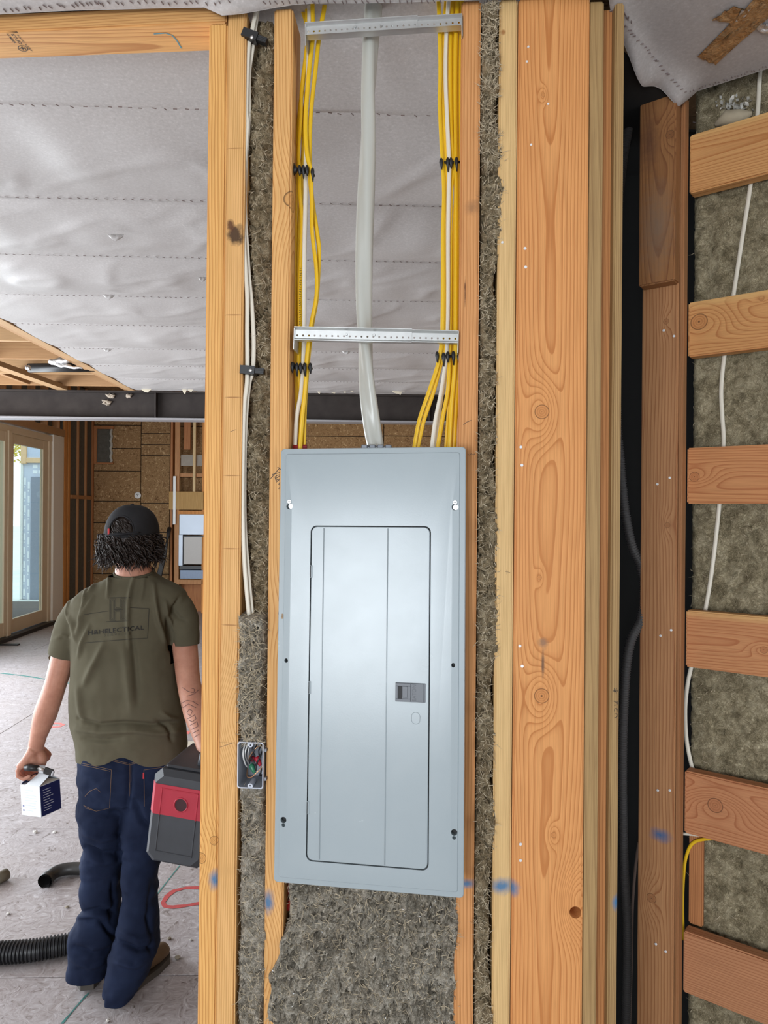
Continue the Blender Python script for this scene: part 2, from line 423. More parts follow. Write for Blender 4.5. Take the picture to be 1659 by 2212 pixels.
# ================================================================== ceilings
SEAM = [1.852, 2.394, 2.93, 3.475, 4.02, 4.60, 5.14, 5.65, 6.2]
UL = -1.95
ceil = E('ceiling', ROOM.m4(0, 0, CZ), 'sagging grey membrane ceiling stapled along its seams', 'ceiling', kind='structure')
def mem_strip(name, u0, u1, v0, v1, seed, lap=.008, sag=.03, edge=.035):
    nu = int((u1-u0)/.02)+1; nt = 26
    us = np.linspace(u0, u1, nu); ts = np.linspace(0, 1, nt); U, T = np.meshgrid(us, ts, indexing='ij'); d = v1-v0
    V = v0+T*d; P = np.stack([U.ravel(), V.ravel(), np.zeros(U.size)], 1)
    s_ = np.clip((T*d-edge)/(d-2*edge+1e-6), 0, 1); s_ = np.sin(pi*s_)
    big = fbm(P*np.array([2.2, .6, 1])+seed*3.1, 3, seed).reshape(U.shape)
    wr = fbm(np.stack([(P[:, 0]*3.2+P[:, 1]*4.2), (P[:, 0]*1.1-P[:, 1]*1.4), P[:, 2]], 1)+seed, 3, seed+9).reshape(U.shape)
    rdg = np.exp(-((np.abs(wr))/.16)**2)
    z = -sag*s_**.75*(.75+.5*big)-.0055*rdg*s_**.5-.003*wr*s_-lap*T
    leftf = np.clip((U-u0)/.8, 0, 1) if u0 == UL else 1
    z = z*(.35+.65*leftf)
    # lapped edge: scalloped between staples
    z = z-.0040*np.abs(np.sin(U*pi/.031))*np.exp(-((T*d-(d-.012))/.012)**2)
    if v0 < 1.5: z = -.002+.040*(1-T)**1.3
    Vv = V+np.where(T > .97, .004*vnoise(P*np.array([9, 0, 0])+seed, seed).reshape(U.shape), 0)
    me = bpy.data.meshes.new(name)
    vs = np.stack([U.ravel(), Vv.ravel(), z.ravel()], 1)
    fs = [(i*nt+j, (i+1)*nt+j, (i+1)*nt+j+1, i*nt+j+1) for i in range(nu-1) for j in range(nt-1)]
    # second skin so the sheet has thickness
    nv = len(vs); vs2 = vs.copy(); vs2[:, 2] += .0015
    fs = [tuple(reversed(f)) for f in fs]+[tuple(i+nv for i in f) for f in fs]
    rim = [i*nt+nt-1 for i in range(nu)]
    fs += [(rim[i], rim[i+1], rim[i+1]+nv, rim[i]+nv) for i in range(nu-1)]
    me.from_pydata(np.vstack([vs, vs2]).tolist(), [], fs); me.update()
    return link(name, me, M_MEM, ceil, ROOM.m4(0, 0, CZ), True)
bounds = [1.38]+SEAM
for k in range(len(bounds)-1):
    ov = .02 if k else 0
    mem_strip('membrane_strip', UL, .47 if k < 2 else 2.3, bounds[k]-ov, bounds[k+1], 11+k, sag=.014 if k == 0 else .034)
# staples along the seams (uncountable fine bits)
mb = MB()
for k, v in enumerate(SEAM[:-1]):
    u = UL+.03
    while u < 1.2:
        du = .031*(1+.25*random.uniform(-1, 1)); M = Matrix.Translation((u, v-.016+random.uniform(-.003, .003), -.0122)) @ Matrix.Rotation(random.uniform(-.6, .6)+.5, 4, 'Z')
        mb.box((-.005, -.0009, -.0010), (.005, .0009, .0010), M=M); u += du
o = mb.build('staples', M_STAPLE, ceil, ROOM.m4(0, 0, CZ), recalc=False); o['kind'] = 'stuff'
# tears with curled flaps
b_c = BVHTree.FromPolygons([Vector((-20, -5, CZ-.03)), Vector((20, -5, CZ-.03)), Vector((20, 30, CZ-.03)), Vector((-20, 30, CZ-.03))], [(0, 1, 2, 3)])
for (x, y, w) in ((250, 505, .032), (235, 635, .03), (437, 597, .02), (748, 757, .03), (232, 752, .03)):
    p = PZ(x, y, CZ-.037); mb = MB()
    rings = [[p+Vector((w*(.15+.85*math.sin(pi*min(1, max(0, i/8))))*cos(a)*1.0+(i-4)*w*.22, .35*w*sin(a), -.006*math.sin(pi*i/8)*(1+sin(a)))) for a in [2*pi*k/8 for k in range(8)]] for i in range(9)]
    rings = [[p+Vector(((i-4)*w*.25, .2*w*sin(pi*i/8)*cos(a)+.004*sin(i*2.1), -.012*sin(pi*i/8)*(1+sin(a))-.002)) for a in [2*pi*k/6 for k in range(6)]] for i in range(9)]
    mb.loft(rings).build('torn_flap', M_MEM, ceil, None, True)
# ragged shreds at the beam end
mb = MB()
for x0 in (560, 585, 600, 690, 720, 745, 760, 780, 855, 862, 870, 415, 402, 320):
    p = PZ(x0, 843, CZ-.01); w = random.uniform(.02, .05); h = random.uniform(.02, .05)
    mb.add([p+Vector((-w, -.05, 0)), p+Vector((w, -.05, 0)), p+Vector((w*.3, -.055, -h)), p+Vector((-w*.4, -.052, -h*.7)), p+Vector((-w, -.046, 0)), p+Vector((w, -.046, 0)), p+Vector((w*.3, -.05, -h)), p+Vector((-w*.4, -.047, -h*.7))], [(0, 1, 2, 3), (4, 5, 6, 7), (1, 5, 6, 2), (0, 3, 7, 4), (2, 6, 7, 3)])
mb.build('torn_shreds', plain('paper_shreds', (.62, .56, .44), .8), ceil)['kind'] = 'stuff'

# near room ceiling sheet with its drooping corner
def ymax(X):
    pts = [(-4, 1.70), (-.35, 1.455), (.43, 1.40), (.465, 1.475), (.60, 1.668), (.72, 1.745), (.745, 1.757), (.90, 1.645), (2.2, .68), (3, .1)]
    for (a, ya), (b, yb) in zip(pts, pts[1:]):
        if X <= b: return ya+(yb-ya)*(X-a)/(b-a)
    return .1
xs = np.concatenate([np.linspace(-4, .40, 120), np.linspace(.41, .95, 90), np.linspace(1.0, 3, 30)]); nt = 60
vs = []; ts = 1-np.linspace(1, 0, nt)**1.9*1
for X in xs:
    ym = ymax(X)
    for t_ in ts:
        Y = -3.0+(ym+3.0)*t_; vs.append((X, Y, 0))
vs = np.array(vs); nz = fbm(vs*np.array([2.5, 2.5, 1]), 3, 5); dE = np.array([ymax(X) for X in xs]).repeat(nt)-vs[:, 1]
vs[:, 2] = -.012*(.5+nz*.5)*np.clip(dE/.3, 0, 1)
gap = ((vs[:, 0] > .44) & (vs[:, 0] < .76))
s_ = np.clip((vs[:, 0]-.44)/.08, 0, 1)*np.clip((.765-vs[:, 0])/.05, 0, 1)
vs[:, 2] -= gap*s_*(.030*np.exp(-(dE/.05)**2)+.010*np.sin(vs[:, 0]*46)*np.exp(-(dE/.035)**2))
vs[:, 2] -= (vs[:, 0] < .43)*(.008+.016*(vs[:, 0] > -.36))*np.exp(-(dE/.03)**2)*(.6+.5*vnoise(vs*np.array([6, 0, 0]), 3))
nx = len(xs); nv = len(vs); v2 = vs.copy(); v2[:, 2] += .0015
fs = [(i*nt+j, (i+1)*nt+j, (i+1)*nt+j+1, i*nt+j+1) for i in range(nx-1) for j in range(nt-1)]
fs = [tuple(reversed(f)) for f in fs]+[tuple(i+nv for i in f) for f in fs]+[(i*nt+nt-1, (i+1)*nt+nt-1, (i+1)*nt+nt-1+nv, i*nt+nt-1+nv) for i in range(nx-1)]
me = bpy.data.meshes.new('ceiling_sheet'); me.from_pydata(np.vstack([vs, v2]).tolist(), [], fs); me.update()
sheet = link('ceiling_sheet', me, M_MEM, None, T0((0, 0, CZ)), True)
tag(sheet, 'grey membrane ceiling sheet with drooping stapled corner above the partition', 'ceiling', kind='structure')
MW[sheet] = T0((0, 0, CZ))
b_sheet = wbvh(sheet)
mb = MB()
def dashes(a, b, n, ln, ang, jit=3):
    for i in range(n):
        t_ = (i+random.uniform(.2, .8))/n; x = a[0]+(b[0]-a[0])*t_+random.uniform(-jit, jit); y = a[1]+(b[1]-a[1])*t_+random.uniform(-jit, jit)
        h, nn = hit(b_sheet, x, y)
        if h is None: continue
        M = Matrix.Translation(h+Vector((0, 0, -.0012))) @ Matrix.Rotation(ang+random.uniform(-.3, .3), 4, 'Z'); mb.box((-ln*.75, -.0007, -.001), (ln*.75, .0007, .001), M=M)
dashes((5, 20), (230, 6), 16, .006, 1.2); dashes((150, 5), (500, 5), 22, .006, 1.2); dashes((560, 4), (960, 2), 26, .006, 1.2, 1)
dashes((1320, 20), (1480, 200), 26, .005, -.3, 2); dashes((1345, 30), (1368, 45), 5, .006, 1.3); dashes((1490, 196), (1659, 142), 22, .0035, .8, 2)
mb.build('staples', M_STAPLE, sheet, None, recalc=False)['kind'] = 'stuff'
mb.v = []
o = sheet.children[-1]; o.matrix_parent_inverse = Matrix.Identity(4); o.matrix_local = T0((0, 0, -CZ))
# foil tape on the sheet
def foil_mat(name, c1, c2):
    t = NT(name); n = t.noise(t.vm('MULTIPLY', t.co(), (1, 1, 1)), 70, 4, .7, 1.0)
    return t.fin(t.ramp(n, [(.35, c1), (.65, c2)]), .28, t.bump(t.noise(t.co(), 90, 3, .6, .8), .9, .004), .75)
M_TAPE = foil_mat('brown_foil_tape', (.42, .255, .12), (.74, .55, .32)); M_SILV = foil_mat('silver_foil', (.5, .5, .5), (.85, .85, .86))
def crumple(name, quad, n, m_, amp, mat, parent, label=None, seed=0):
    """a crumpled patch stuck under the sheet: quad in pixels"""
    P = []
    for i in range(n+1):
        for j in range(m_+1):
            s1, t1 = i/n, j/m_
            x = (quad[0][0]*(1-s1)+quad[1][0]*s1)*(1-t1)+(quad[3][0]*(1-s1)+quad[2][0]*s1)*t1; y = (quad[0][1]*(1-s1)+quad[1][1]*s1)*(1-t1)+(quad[3][1]*(1-s1)+quad[2][1]*s1)*t1
            if j in (0, m_): y += random.uniform(-1.5, 1.5)
            h, nn = hit(b_sheet, x, y); h = h or PZ(x, y, CZ-.01)
            P.append((h.x, h.y, h.z-.002))
    A = np.array(P); A[:, 2] -= amp*np.abs(vnoise(A*np.array([95, 60, 1])+seed, seed)); A2 = A.copy(); A2[:, 2] += .001; k = m_+1; nv = len(A)
    fs = [(i*k+j, (i+1)*k+j, (i+1)*k+j+1, i*k+j+1) for i in range(n) for j in range(m_)]
    mb = MB(); mb.add(np.vstack([A, A2]).tolist(), fs+[tuple(q+nv for q in reversed(f)) for f in fs])
    M = MW[parent]; Mi = M.inverted(); mb.v = [tuple(Mi @ Vector(p)) for p in mb.v]
    o = mb.build(name, mat, parent, M, recalc=False)
    if label: o['label'] = label
    return o
crumple('foil_tape', [(1506, 122), (1545, 136), (1690, 8), (1645, -20)], 30, 8, .005, M_TAPE, sheet, 'crinkled brown foil tape', 1)
crumple('foil_tape', [(1538, 40), (1585, 8), (1612, 20), (1592, 50)], 12, 10, .005, M_TAPE, sheet, 'short crinkled brown foil tape', 2)
crumple('foil_scrap', [(1630, 58), (1645, 45), (1670, 52), (1668, 75)], 8, 8, .008, M_SILV, sheet, 'shiny silver foil scrap', 3)
crumple('foil_scrap', [(1588, 42), (1602, 18), (1625, 14), (1605, 40)], 8, 8, .008, M_SILV, sheet, 'shiny silver foil scrap', 4)

# floor deck above everything keeps the sky out
MB().box((-9, -3.3, 3.02), (4, 6.3, 3.06)).build('trim_1', osb_mat('dark_deck', (.17, .11, .06), (.08, .045, .025), (.30, .21, .12), .8), None, ROOM.m4()); tag(bpy.data.objects['trim_1'], 'strand board floor deck above the joists', 'deck', kind='structure')  # darker tone than the other strand board
MB().box((-9, 6.3, 3.72), (4, 12.6, 3.78)).build('trim_2', M_OSB, None, ROOM.m4()); tag(bpy.data.objects['trim_2'], 'high strand board roof deck over the far room', 'deck', kind='structure')

# ================================================================== exposed joists left of the membrane
JW = wood('joist_fir', (.47, .28, .135), (.32, .155, .07), pith=(.03, .1), seed=41); JL = wood('joist_fir_pale', (.52, .34, .18), (.35, .19, .085), pith=(.05, .08), seed=42)
for k, v in enumerate((4.02, 4.55, 5.09, 5.63, 6.16)):
    lumber('ceiling_joist', ROOM, 2.88, v, -6.5, UL-.11, .235, .038, [JW, JL][k % 2], 'bare fir ceiling joist left of the grey membrane, '+['nearest of five', 'second of five', 'middle of five', 'fourth of five', 'against the steel beam'][k], 'joist', axis='u', group='bare ceiling joists')
for i, (uu, v0, v1) in enumerate(((-3.05, 4.58, 5.09), (-2.85, 5.67, 6.16), (-3.75, 5.67, 6.16), (-3.4, 4.06, 4.55))):
    MB().bbox((uu-.019, v0, 2.765), (uu+.019, v1, 2.99), .003).build('joist_block', JW, None, ROOM.m4())
    tag(COL.objects[-1], ['short block between joists beside the dark duct', 'short block between joists beside the beam under diagonal board', 'short block between joists at far left beside the beam', 'short block between the two nearest joists'][i], 'block', 'joist blocks')
for i, (uu, w, zz) in enumerate(((UL-.035, .06, CZ+.002), (UL-.085, .03, CZ+.008))):
    MB().bbox((uu-w/2, 2.2, zz-.012), (uu+w/2, 6.22, zz+.012), .002).build('edge_batten', [JL, JW][i], None, ROOM.m4())
    tag(COL.objects[-1], ['wide pale batten along the left edge of the membrane ceiling', 'thin batten beside the wide batten at the membrane edge'][i], 'batten')
a = ROOM.pz(0, 790, 2.755); b = ROOM.pz(135, 838, 2.755); mb = MB()
d = Vector((b.x-a.x, b.y-a.y, 0)); n_ = Vector((-d.y, d.x, 0)).normalized()*.045; a = a-d*.4
mb.add([a+n_+Vector((0, 0, q)) for q in (-.019, .019)]+[a-n_+Vector((0, 0, q)) for q in (-.019, .019)]+[b+n_+Vector((0, 0, q)) for q in (-.019, .019)]+[b-n_+Vector((0, 0, q)) for q in (-.019, .019)], [(0, 1, 3, 2), (4, 6, 7, 5), (0, 4, 5, 1), (2, 3, 7, 6), (0, 2, 6, 4), (1, 5, 7, 3)])
mb.build('diagonal_brace', JL, None, ROOM.m4()); tag(COL.objects[-1], 'diagonal board nailed under the joists by the steel beam', 'brace')
mb = MB().tube([ROOM.px(62, 795, 5.35)+Vector((0, 0, .0)), ROOM.px(204, 793, 5.35)], .034, 12); du = mb.build('duct', M_BLACK, None, ROOM.m4(), True); tag(du, 'black flexible duct lying between two joists', 'duct')
for (x0, y0, x1, y1, r) in ((105, 782, 155, 778, .03), (110, 786, 178, 796, .015), (55, 792, 66, 797, .02)):
    mb = MB(); p0, p1 = ROOM.px(x0, y0, 5.05), ROOM.px(x1, y1, 5.05); pts = [p0.lerp(p1, i/12)+Vector((0, 0, .004*sin(i*1.3))) for i in range(13)]; mb.tube(pts, [r*(.35+.6*sin(pi*(i+.6)/13.2))*(.88+.12*sin(i*2.1)) for i in range(13)], 8)
    mb.build('foil_wrap', M_SILV, du, ROOM.m4(), True)['label'] = 'crumpled silver foil wrap'

# ================================================================== steel beam
VB = 6.25
bm_ = E('steel_beam', ROOM.m4(0, VB, 2.49), 'dark primed steel beam with stiffener spanning the far ceiling', 'beam')
MB().bbox((-6.5, VB+.07, 2.505), (2.3, VB+.08, 2.735), .001).build('web', M_STEEL, bm_, ROOM.m4())
MB().bbox((-6.5, VB, 2.489), (2.3, VB+.15, 2.507), .002).build('bottom_flange', M_FLANGE, bm_, ROOM.m4())
MB().bbox((-6.5, VB, 2.725), (2.3, VB+.15, 2.739), .002).build('top_flange', M_STEEL, bm_, ROOM.m4())
us = ROOM.px(337, 870, VB+.03).x
for uu in (us, us-2.4, us+2.4): MB().bbox((uu-.006, VB+.006, 2.507), (uu+.006, VB+.07, 2.725), .001).build('stiffener', M_STEEL, bm_, ROOM.m4())
for (x, y) in ((242, 858), (281, 858), (232, 872)):
    p = ROOM.px(x, y, VB+.066); mb = MB()
    for i in range(7): mb.tube([p+Vector((random.uniform(-.03, .03), -.004, random.uniform(-.012, .01)))+Vector((random.uniform(-.02, .02)*k, -.004*k, .012*k)) for k in range(3)], [.012*random.uniform(.5, 1.1), .012, .004], 6)
    mb.build('foam_smear', plain('foam_smear', (.42, .35, .28), .9), bm_, ROOM.m4(), True)
# ================================================================== back wall of the far room
VBK = 12.3
bw = E('wall_back', ROOM.m4(0, VBK, 0), 'strand board sheathed far wall with panel seams', 'wall', kind='structure')
def bz(y, x=300): return ROOM.px(x, y, VBK).z
def bu(x, y=1050): return ROOM.px(x, y, VBK).x
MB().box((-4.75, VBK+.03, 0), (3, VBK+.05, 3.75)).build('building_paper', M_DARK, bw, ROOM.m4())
cols = [(bu(196), bu(304), [3.72, bz(919), bz(969), bz(1018), bz(1083), bz(1130), bz(1180), bz(1240), 0]), (bu(304), bu(367), [3.72, bz(936), bz(960), bz(984), bz(1087), bz(1150), bz(1240), 0]),
        (bu(367), bu(480), [3.72, bz(920), bz(1030), bz(1180), 0]), (bu(480), bu(828), [3.72, bz(942, 700), bz(1080), 0]), (bu(828), bu(1150), [3.72, bz(942, 900), bz(1080), 0])]
for u0, u1, zs in cols:
    for z1, z0 in zip(zs, zs[1:]):
        MB().bbox((u0+.006, VBK, z0+.006), (u1-.006, VBK+.022, z1-.006), .002).build('sheathing_panel', M_OSB, bw, ROOM.m4())
# niche
nu0, nu1, nz0, nz1 = bu(211, 960), bu(243, 960), bz(1000), bz(928)
nf = MB(); nf.bbox((nu0-.05, VBK-.05, nz1), (nu1+.03, VBK-.002, nz1+.05), .003); nf.bbox((nu0-.05, VBK-.05, nz0-.03), (nu1+.03, VBK-.002, nz0), .003); nf.bbox((nu0-.05, VBK-.05, nz0), (nu0, VBK-.002, nz1), .003)
ni = nf.build('wall_niche', M_STUDW[0], None, ROOM.m4()); tag(ni, 'small framed opening filled with dark batt high on the far wall', 'niche')
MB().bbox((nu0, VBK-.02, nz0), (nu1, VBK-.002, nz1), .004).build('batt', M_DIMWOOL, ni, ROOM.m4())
mb = MB().tube([Vector((nu1-.012+.012*sin(i*1.9), VBK-.03, nz0+(nz1-nz0)*i/14)) for i in range(15)], .022, 7); mb.build('torn_edge', plain('torn_paper', (.5, .48, .42), .9), ni, ROOM.m4(), True)
p = ROOM.px(298, 1070, VBK-.03); dk = MB().disc(p, (0, -1, 0), .055, .02, 24).build('wall_disc', M_WHITE, None, ROOM.m4(), True); autosmooth(dk); tag(dk, 'white round cap with a dark mark on the far wall above the worker', 'cap')
mk = MB(); 
for (dx, dz) in ((-.012, .014), (0, .02), (.012, .012), (.004, 0), (0, -.012)): mk.bbox((p.x+dx-.006, p.y-.0225, p.z+dz-.006), (p.x+dx+.006, p.y-.019, p.z+dz+.006), .002)
mk.build('mark', M_BLACK, dk, ROOM.m4())
# fireplace framing at the right of the opening
FV = VBK-.45
def fz(y, x=400): return 3.715 if y == 890 else ROOM.px(x, y, FV).z
def fu(x, y=1100): return ROOM.px(x, y, FV).x
def fbox(name, x0, x1, y0, y1, dv0, dv1, mat, label, cat, group=None, bev=.003):
    o = MB().bbox((fu(x0), FV+dv0, fz(y1)), (fu(x1), FV+dv1, fz(y0)), bev).build(name, mat, None, ROOM.m4()); return tag(o, label, cat, group)
fbox('framing_stud', 366, 371, 890, 1330, .04, .18, M_STUDW[0], 'red brown stud at the left corner of the fireplace framing', 'stud')
fbox('framing_stud', 377, 387, 890, 1330, 0, .04, M_STUDW[2], 'pale stud carrying the white strap beside the fireplace', 'stud')
fbox('framing_stud', 393, 407, 890, 970, .1, .14, M_STUDW[0], 'short red brown stud hanging above the grey crossboard', 'stud')
fbox('framing_stud', 416, 422, 890, 1062, -.01, .03, plain('pale_lath', (.66, .48, .25), .6), 'thin pale lath running down to the header', 'lath')
fbox('framing_stud', 436, 446, 890, 1330, 0, .04, M_STUDW[1], 'stud right of the fireplace half hidden by the partition', 'stud')
fbox('crossboard', 388, 440, 982, 1006, .05, .09, plain('weathered_board', (.36, .32, .27), .8, var=.2, vs=15), 'weathered grey board across the fireplace framing', 'board')
fbox('crossboard', 387, 440, 1022, 1030, .03, .17, M_STUDW[2], 'thin pinkish shelf board in the fireplace framing', 'board')
fbox('header_board', 366, 440, 1062, 1101, -.03, .02, wood('header_fir', (.55, .34, .12), (.40, .21, .06), seed=44, pith=(.02, .1)), 'wide ochre header board over the fireplace', 'board')
fbox('crossboard', 385, 440, 1103, 1111, -.01, .1, M_STUDW[1], 'thin board directly under the ochre header', 'board')
st = fbox('paper_strap', 375, 381, 1029, 1133, -.045, -.032, M_WHITE, 'white perforated strap on the stud beside the fireplace', 'strap')
fp = E('fireplace_insert', ROOM.m4(fu(412), FV, fz(1250)), 'grey metal fireplace insert with pale glass front', 'fireplace')
M_GALV = plain('grey_fireplace_metal', (.40, .45, .52), .4, .3, var=.06, vs=5)
def fpart(n, x0, x1, y0, y1, a, b, m): MB().bbox((fu(x0), FV+a, fz(y1)), (fu(x1), FV+b, fz(y0)), .004).build(n, m, fp, ROOM.m4())
fpart('hood', 388, 446, 1111, 1155, -.02, .3, M_GALV); fpart('side_post', 387, 396, 1155, 1222, -.02, .3, M_GALV); fpart('glass_front', 397, 446, 1159, 1219, 0, .02, plain('pale_glass_cover', (.42, .39, .36), .35, var=.05)); fpart('slot', 388, 446, 1222, 1230, .0, .3, M_BLACK); fpart('lower_panel', 391, 446, 1231, 1250, -.03, .3, plain('blue_grey_metal', (.14, .18, .25), .4, .3)); fpart('glass_frame', 396, 398, 1157, 1221, -.005, .02, M_BLACK); fpart('glass_frame', 397, 446, 1157, 1160, -.005, .02, M_BLACK)
fbox('crossboard', 386, 440, 1252, 1262, 0, .15, M_STUDW[2], 'pinkish board under the fireplace insert', 'board')
fbox('crossboard', 386, 440, 1262, 1340, .2, .24, M_STUDW[0], 'dark panel below the fireplace insert', 'panel')
mb = MB()
for i in range(7):
    x0 = 362+i*.6; mb.tube(spline([ROOM.px(x0+2, 1140, FV+.025), ROOM.px(x0, 1152, FV-.06), ROOM.px(359-i*.6, 1190, FV-.12), ROOM.px(352-i*1.2, 1225, FV-.15), ROOM.px(345-i*1.5, 1260, FV-.2), ROOM.px(342-i, 1300, FV-.2), ROOM.pz(342-i, 1331, .02)], 6), .018, 6)
mb.build('cable_bundle', M_BLACK, None, ROOM.m4(), True); tag(COL.objects[-1], 'bundle of black cables hanging beside the worker at the far wall', 'cables')
# ================================================================== glazed wall on the left of the far room
UW = -4.55
def dv(x, y=1150): return ROOM.pu(x, y, UW).y
def dz(x, y): return ROOM.pu(x, y, UW).z
dw = E('wall_left', ROOM.m4(UW, 11, 0), 'framed left wall with dark batts between bare studs', 'wall', kind='structure')
MB().box((UW-.16, dv(137), 0), (UW-.15, VBK, 3.72)).build('sheathing', M_OSB, dw, ROOM.m4())
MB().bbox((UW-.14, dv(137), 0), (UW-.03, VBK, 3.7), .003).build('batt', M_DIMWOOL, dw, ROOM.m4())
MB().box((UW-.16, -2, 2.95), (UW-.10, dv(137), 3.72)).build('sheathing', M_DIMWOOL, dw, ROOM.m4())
for x, w in ((141, .09), (149, .07), (169, .038), (186, .038), (201, .05)):
    v = dv(x); MB().bbox((UW-.14, v-w/2, 0), (UW+.0, v+w/2, 3.7), .003).build('stud', M_STUDW[1 if w > .06 else 2] if x != 201 else M_STUDW[0], dw, ROOM.m4())
MB().bbox((UW-.13, dv(155), dz(175, 1078)), (UW-.005, dv(200), dz(175, 1070)), .003).build('blocking', M_STUDW[2], dw, ROOM.m4())
for v in np.arange(7.6, dv(137), .41): MB().bbox((UW-.14, v-.019, 2.92), (UW, v+.019, 3.7), .003).build('stud', M_STUDW[2], dw, ROOM.m4())
MB().bbox((UW-.14, 6.4, 2.815), (UW+.005, dv(139), 2.92), .003).build('header', JW, dw, ROOM.m4())
dr = E('door_1', ROOM.m4(UW, dv(70), 0), 'tall pale wood sliding glass door at the left of the far room', 'door', kind='structure')
def dpart(n, x0, x1, z0, z1, a, b, m, par=None):
    return MB().bbox((UW+a, dv(x0), z0), (UW+b, dv(x1), z1), .004).build(n, m, par or dr, ROOM.m4())
DT = 2.79
dpart('jamb', 115, 137, 0, DT+.02, -.14, .0, M_JAMB); dpart('frame_stile', 110, 115, 0, DT, -.12, -.03, M_CREAM)
MB().bbox((UW-.12, 6.0, 2.70), (UW-.02, dv(115), DT), .004).build('head_rail', M_CREAM, dr, ROOM.m4())
MB().bbox((UW-.14, 6.0, 0.0), (UW+.05, dv(118), .05), .004).build('sill', M_BLACK, dr, ROOM.m4())
pr = dpart('sash', 100, 110, .06, 2.70, -.10, -.05, M_CREAM); dpart('sash_stile', 32.5, 37, .06, 2.70, -.10, -.05, M_CREAM, pr)
MB().bbox((UW-.10, dv(37), .06), (UW-.05, dv(100), .24), .004).build('bottom_rail', M_CREAM, pr, ROOM.m4()); MB().bbox((UW-.10, dv(37), 2.57), (UW-.05, dv(100), 2.70), .004).build('top_rail', M_CREAM, pr, ROOM.m4())
MB().box((UW-.078, dv(37), .2), (UW-.07, dv(100), 2.6)).build('glass', M_GLASS, pr, ROOM.m4())
dpart('mullion', 18, 26, .05, 2.72, -.12, 0, M_CREAM); MB().box((UW-.078, dv(26), .06), (UW-.07, dv(32.5), 2.7)).build('glass', M_GLASS, dr, ROOM.m4())
pl = dpart('sash', 11, 17.5, .06, 2.70, -.06, -.01, M_CREAM); v0 = dv(11)-1.0
MB().bbox((UW-.06, v0, .06), (UW-.01, dv(11), .24), .004).build('bottom_rail', M_CREAM, pl, ROOM.m4()); MB().bbox((UW-.06, v0, 2.57), (UW-.01, dv(11), 2.70), .004).build('top_rail', M_CREAM, pl, ROOM.m4()); MB().box((UW-.038, v0, .2), (UW-.03, dv(11), 2.6)).build('glass', M_GLASS, pl, ROOM.m4())
# ---- outside
gr = MB().box((-60, -20, -.4), (-4.75, 80, -.2)).build('ground', plain('pale_gravel', (.60, .64, .60), .9, var=.15, vs=2), None, ROOM.m4()); tag(gr, 'pale ground outside the sliding door', 'ground', kind='structure')
YV = 15.2
ww = E('wall_outside', ROOM.m4(0, YV, 0), 'neighbouring wing wrapped in grey printed house wrap', 'wall', kind='structure')
def ou(x, y=1150): return ROOM.px(x, y, YV).x
def oz(y, x=75): return ROOM.px(x, y, YV).z
MB().bbox((ou(49), YV, -.2), (ou(140), YV+.1, 4.2), .004).build('house_wrap', plain('grey_house_wrap', (.58, .63, .73), .7, var=.12, vs=3), ww, ROOM.m4())
MB().bbox((ou(44), YV-.02, -.2), (ou(49.5), YV+.1, oz(1000)), .004).build('corner_post', plain('bright_post', (.80, .80, .76), .6), ww, ROOM.m4())
MB().bbox((ou(67), YV-.03, oz(1325)), (ou(90), YV-.005, oz(1030)), .004).build('dark_doorway', plain('doorway_shade', (.26, .29, .35), .6), ww, ROOM.m4())
MB().bbox((ou(90), YV-.05, oz(1325)), (ou(94), YV-.0, oz(1030)), .004).build('doorway_edge', plain('doorway_trim', (.55, .60, .52), .6), ww, ROOM.m4())
for (x0, x1, y0, y1) in ((46, 58, 940, 1002), (58, 103, 989, 1000)): MB().bbox((ou(x0), YV-.06, oz(y1)), (ou(x1), YV-.0, oz(y0)), .004).build('window_frame', plain('raw_window_frame', (.74, .50, .28), .6), ww, ROOM.m4())
MB().bbox((ou(58), YV-.03, oz(989)), (ou(104), YV-.005, oz(944)), .002).build('window_pane', plain('frosty_pane', (.52, .58, .70), .3), ww, ROOM.m4())
M_PRT = plain('wrap_print', (.86, .90, .95), .7)
mb = MB()
for r_ in range(9):
    for c_, x in enumerate((51, 59.5)):
        y = 1032+r_*30+c_*9; mb.box((ou(x), YV-.004, oz(y+15)), (ou(x+4.5), YV-.0015, oz(y))); mb.box((ou(x), YV-.004, oz(y+21)), (ou(x+3), YV-.0015, oz(y+18)))
for (x, y) in ((70, 1004), (85, 1003), (70, 1016), (82, 1016)): mb.box((ou(x), YV-.004, oz(y+7)), (ou(x+10), YV-.0015, oz(y)))
mb.build('wrap_print', M_PRT, ww, ROOM.m4(), recalc=False)
M_LEAF = plain('autumn_leaf', (.55, .42, .06), .6, var=.4, vs=1)
tr = E('tree', ROOM.m4(-10.5, 21, -.2), 'yellow leaved tree outside the sliding door', 'tree')
MB().tube([(-10.5, 21, -.2), (-10.45, 21.05, 2), (-10.5, 21, 4.4)], [.14, .11, .05], 8).build('trunk', plain('bark', (.10, .075, .05), .9), tr, ROOM.m4(), True)
mb = MB(); rg = np.random.RandomState(3)
for i in range(2600):
    d = rg.normal(size=3); d /= np.linalg.norm(d); c = np.array((-10.5, 21, 4.3))+d*np.array((1.5, 1.5, 1.35))*rg.uniform(.3, 1)**.5
    a = rg.normal(size=3); a /= np.linalg.norm(a); b = np.cross(a, rg.normal(size=3)); b /= np.linalg.norm(b); mb.add([c+a*.06, c+b*.035, c-a*.06, c-b*.035], [(0, 1, 2, 3)])
mb.build('foliage', M_LEAF, tr, ROOM.m4(), recalc=False)['kind'] = 'stuff'
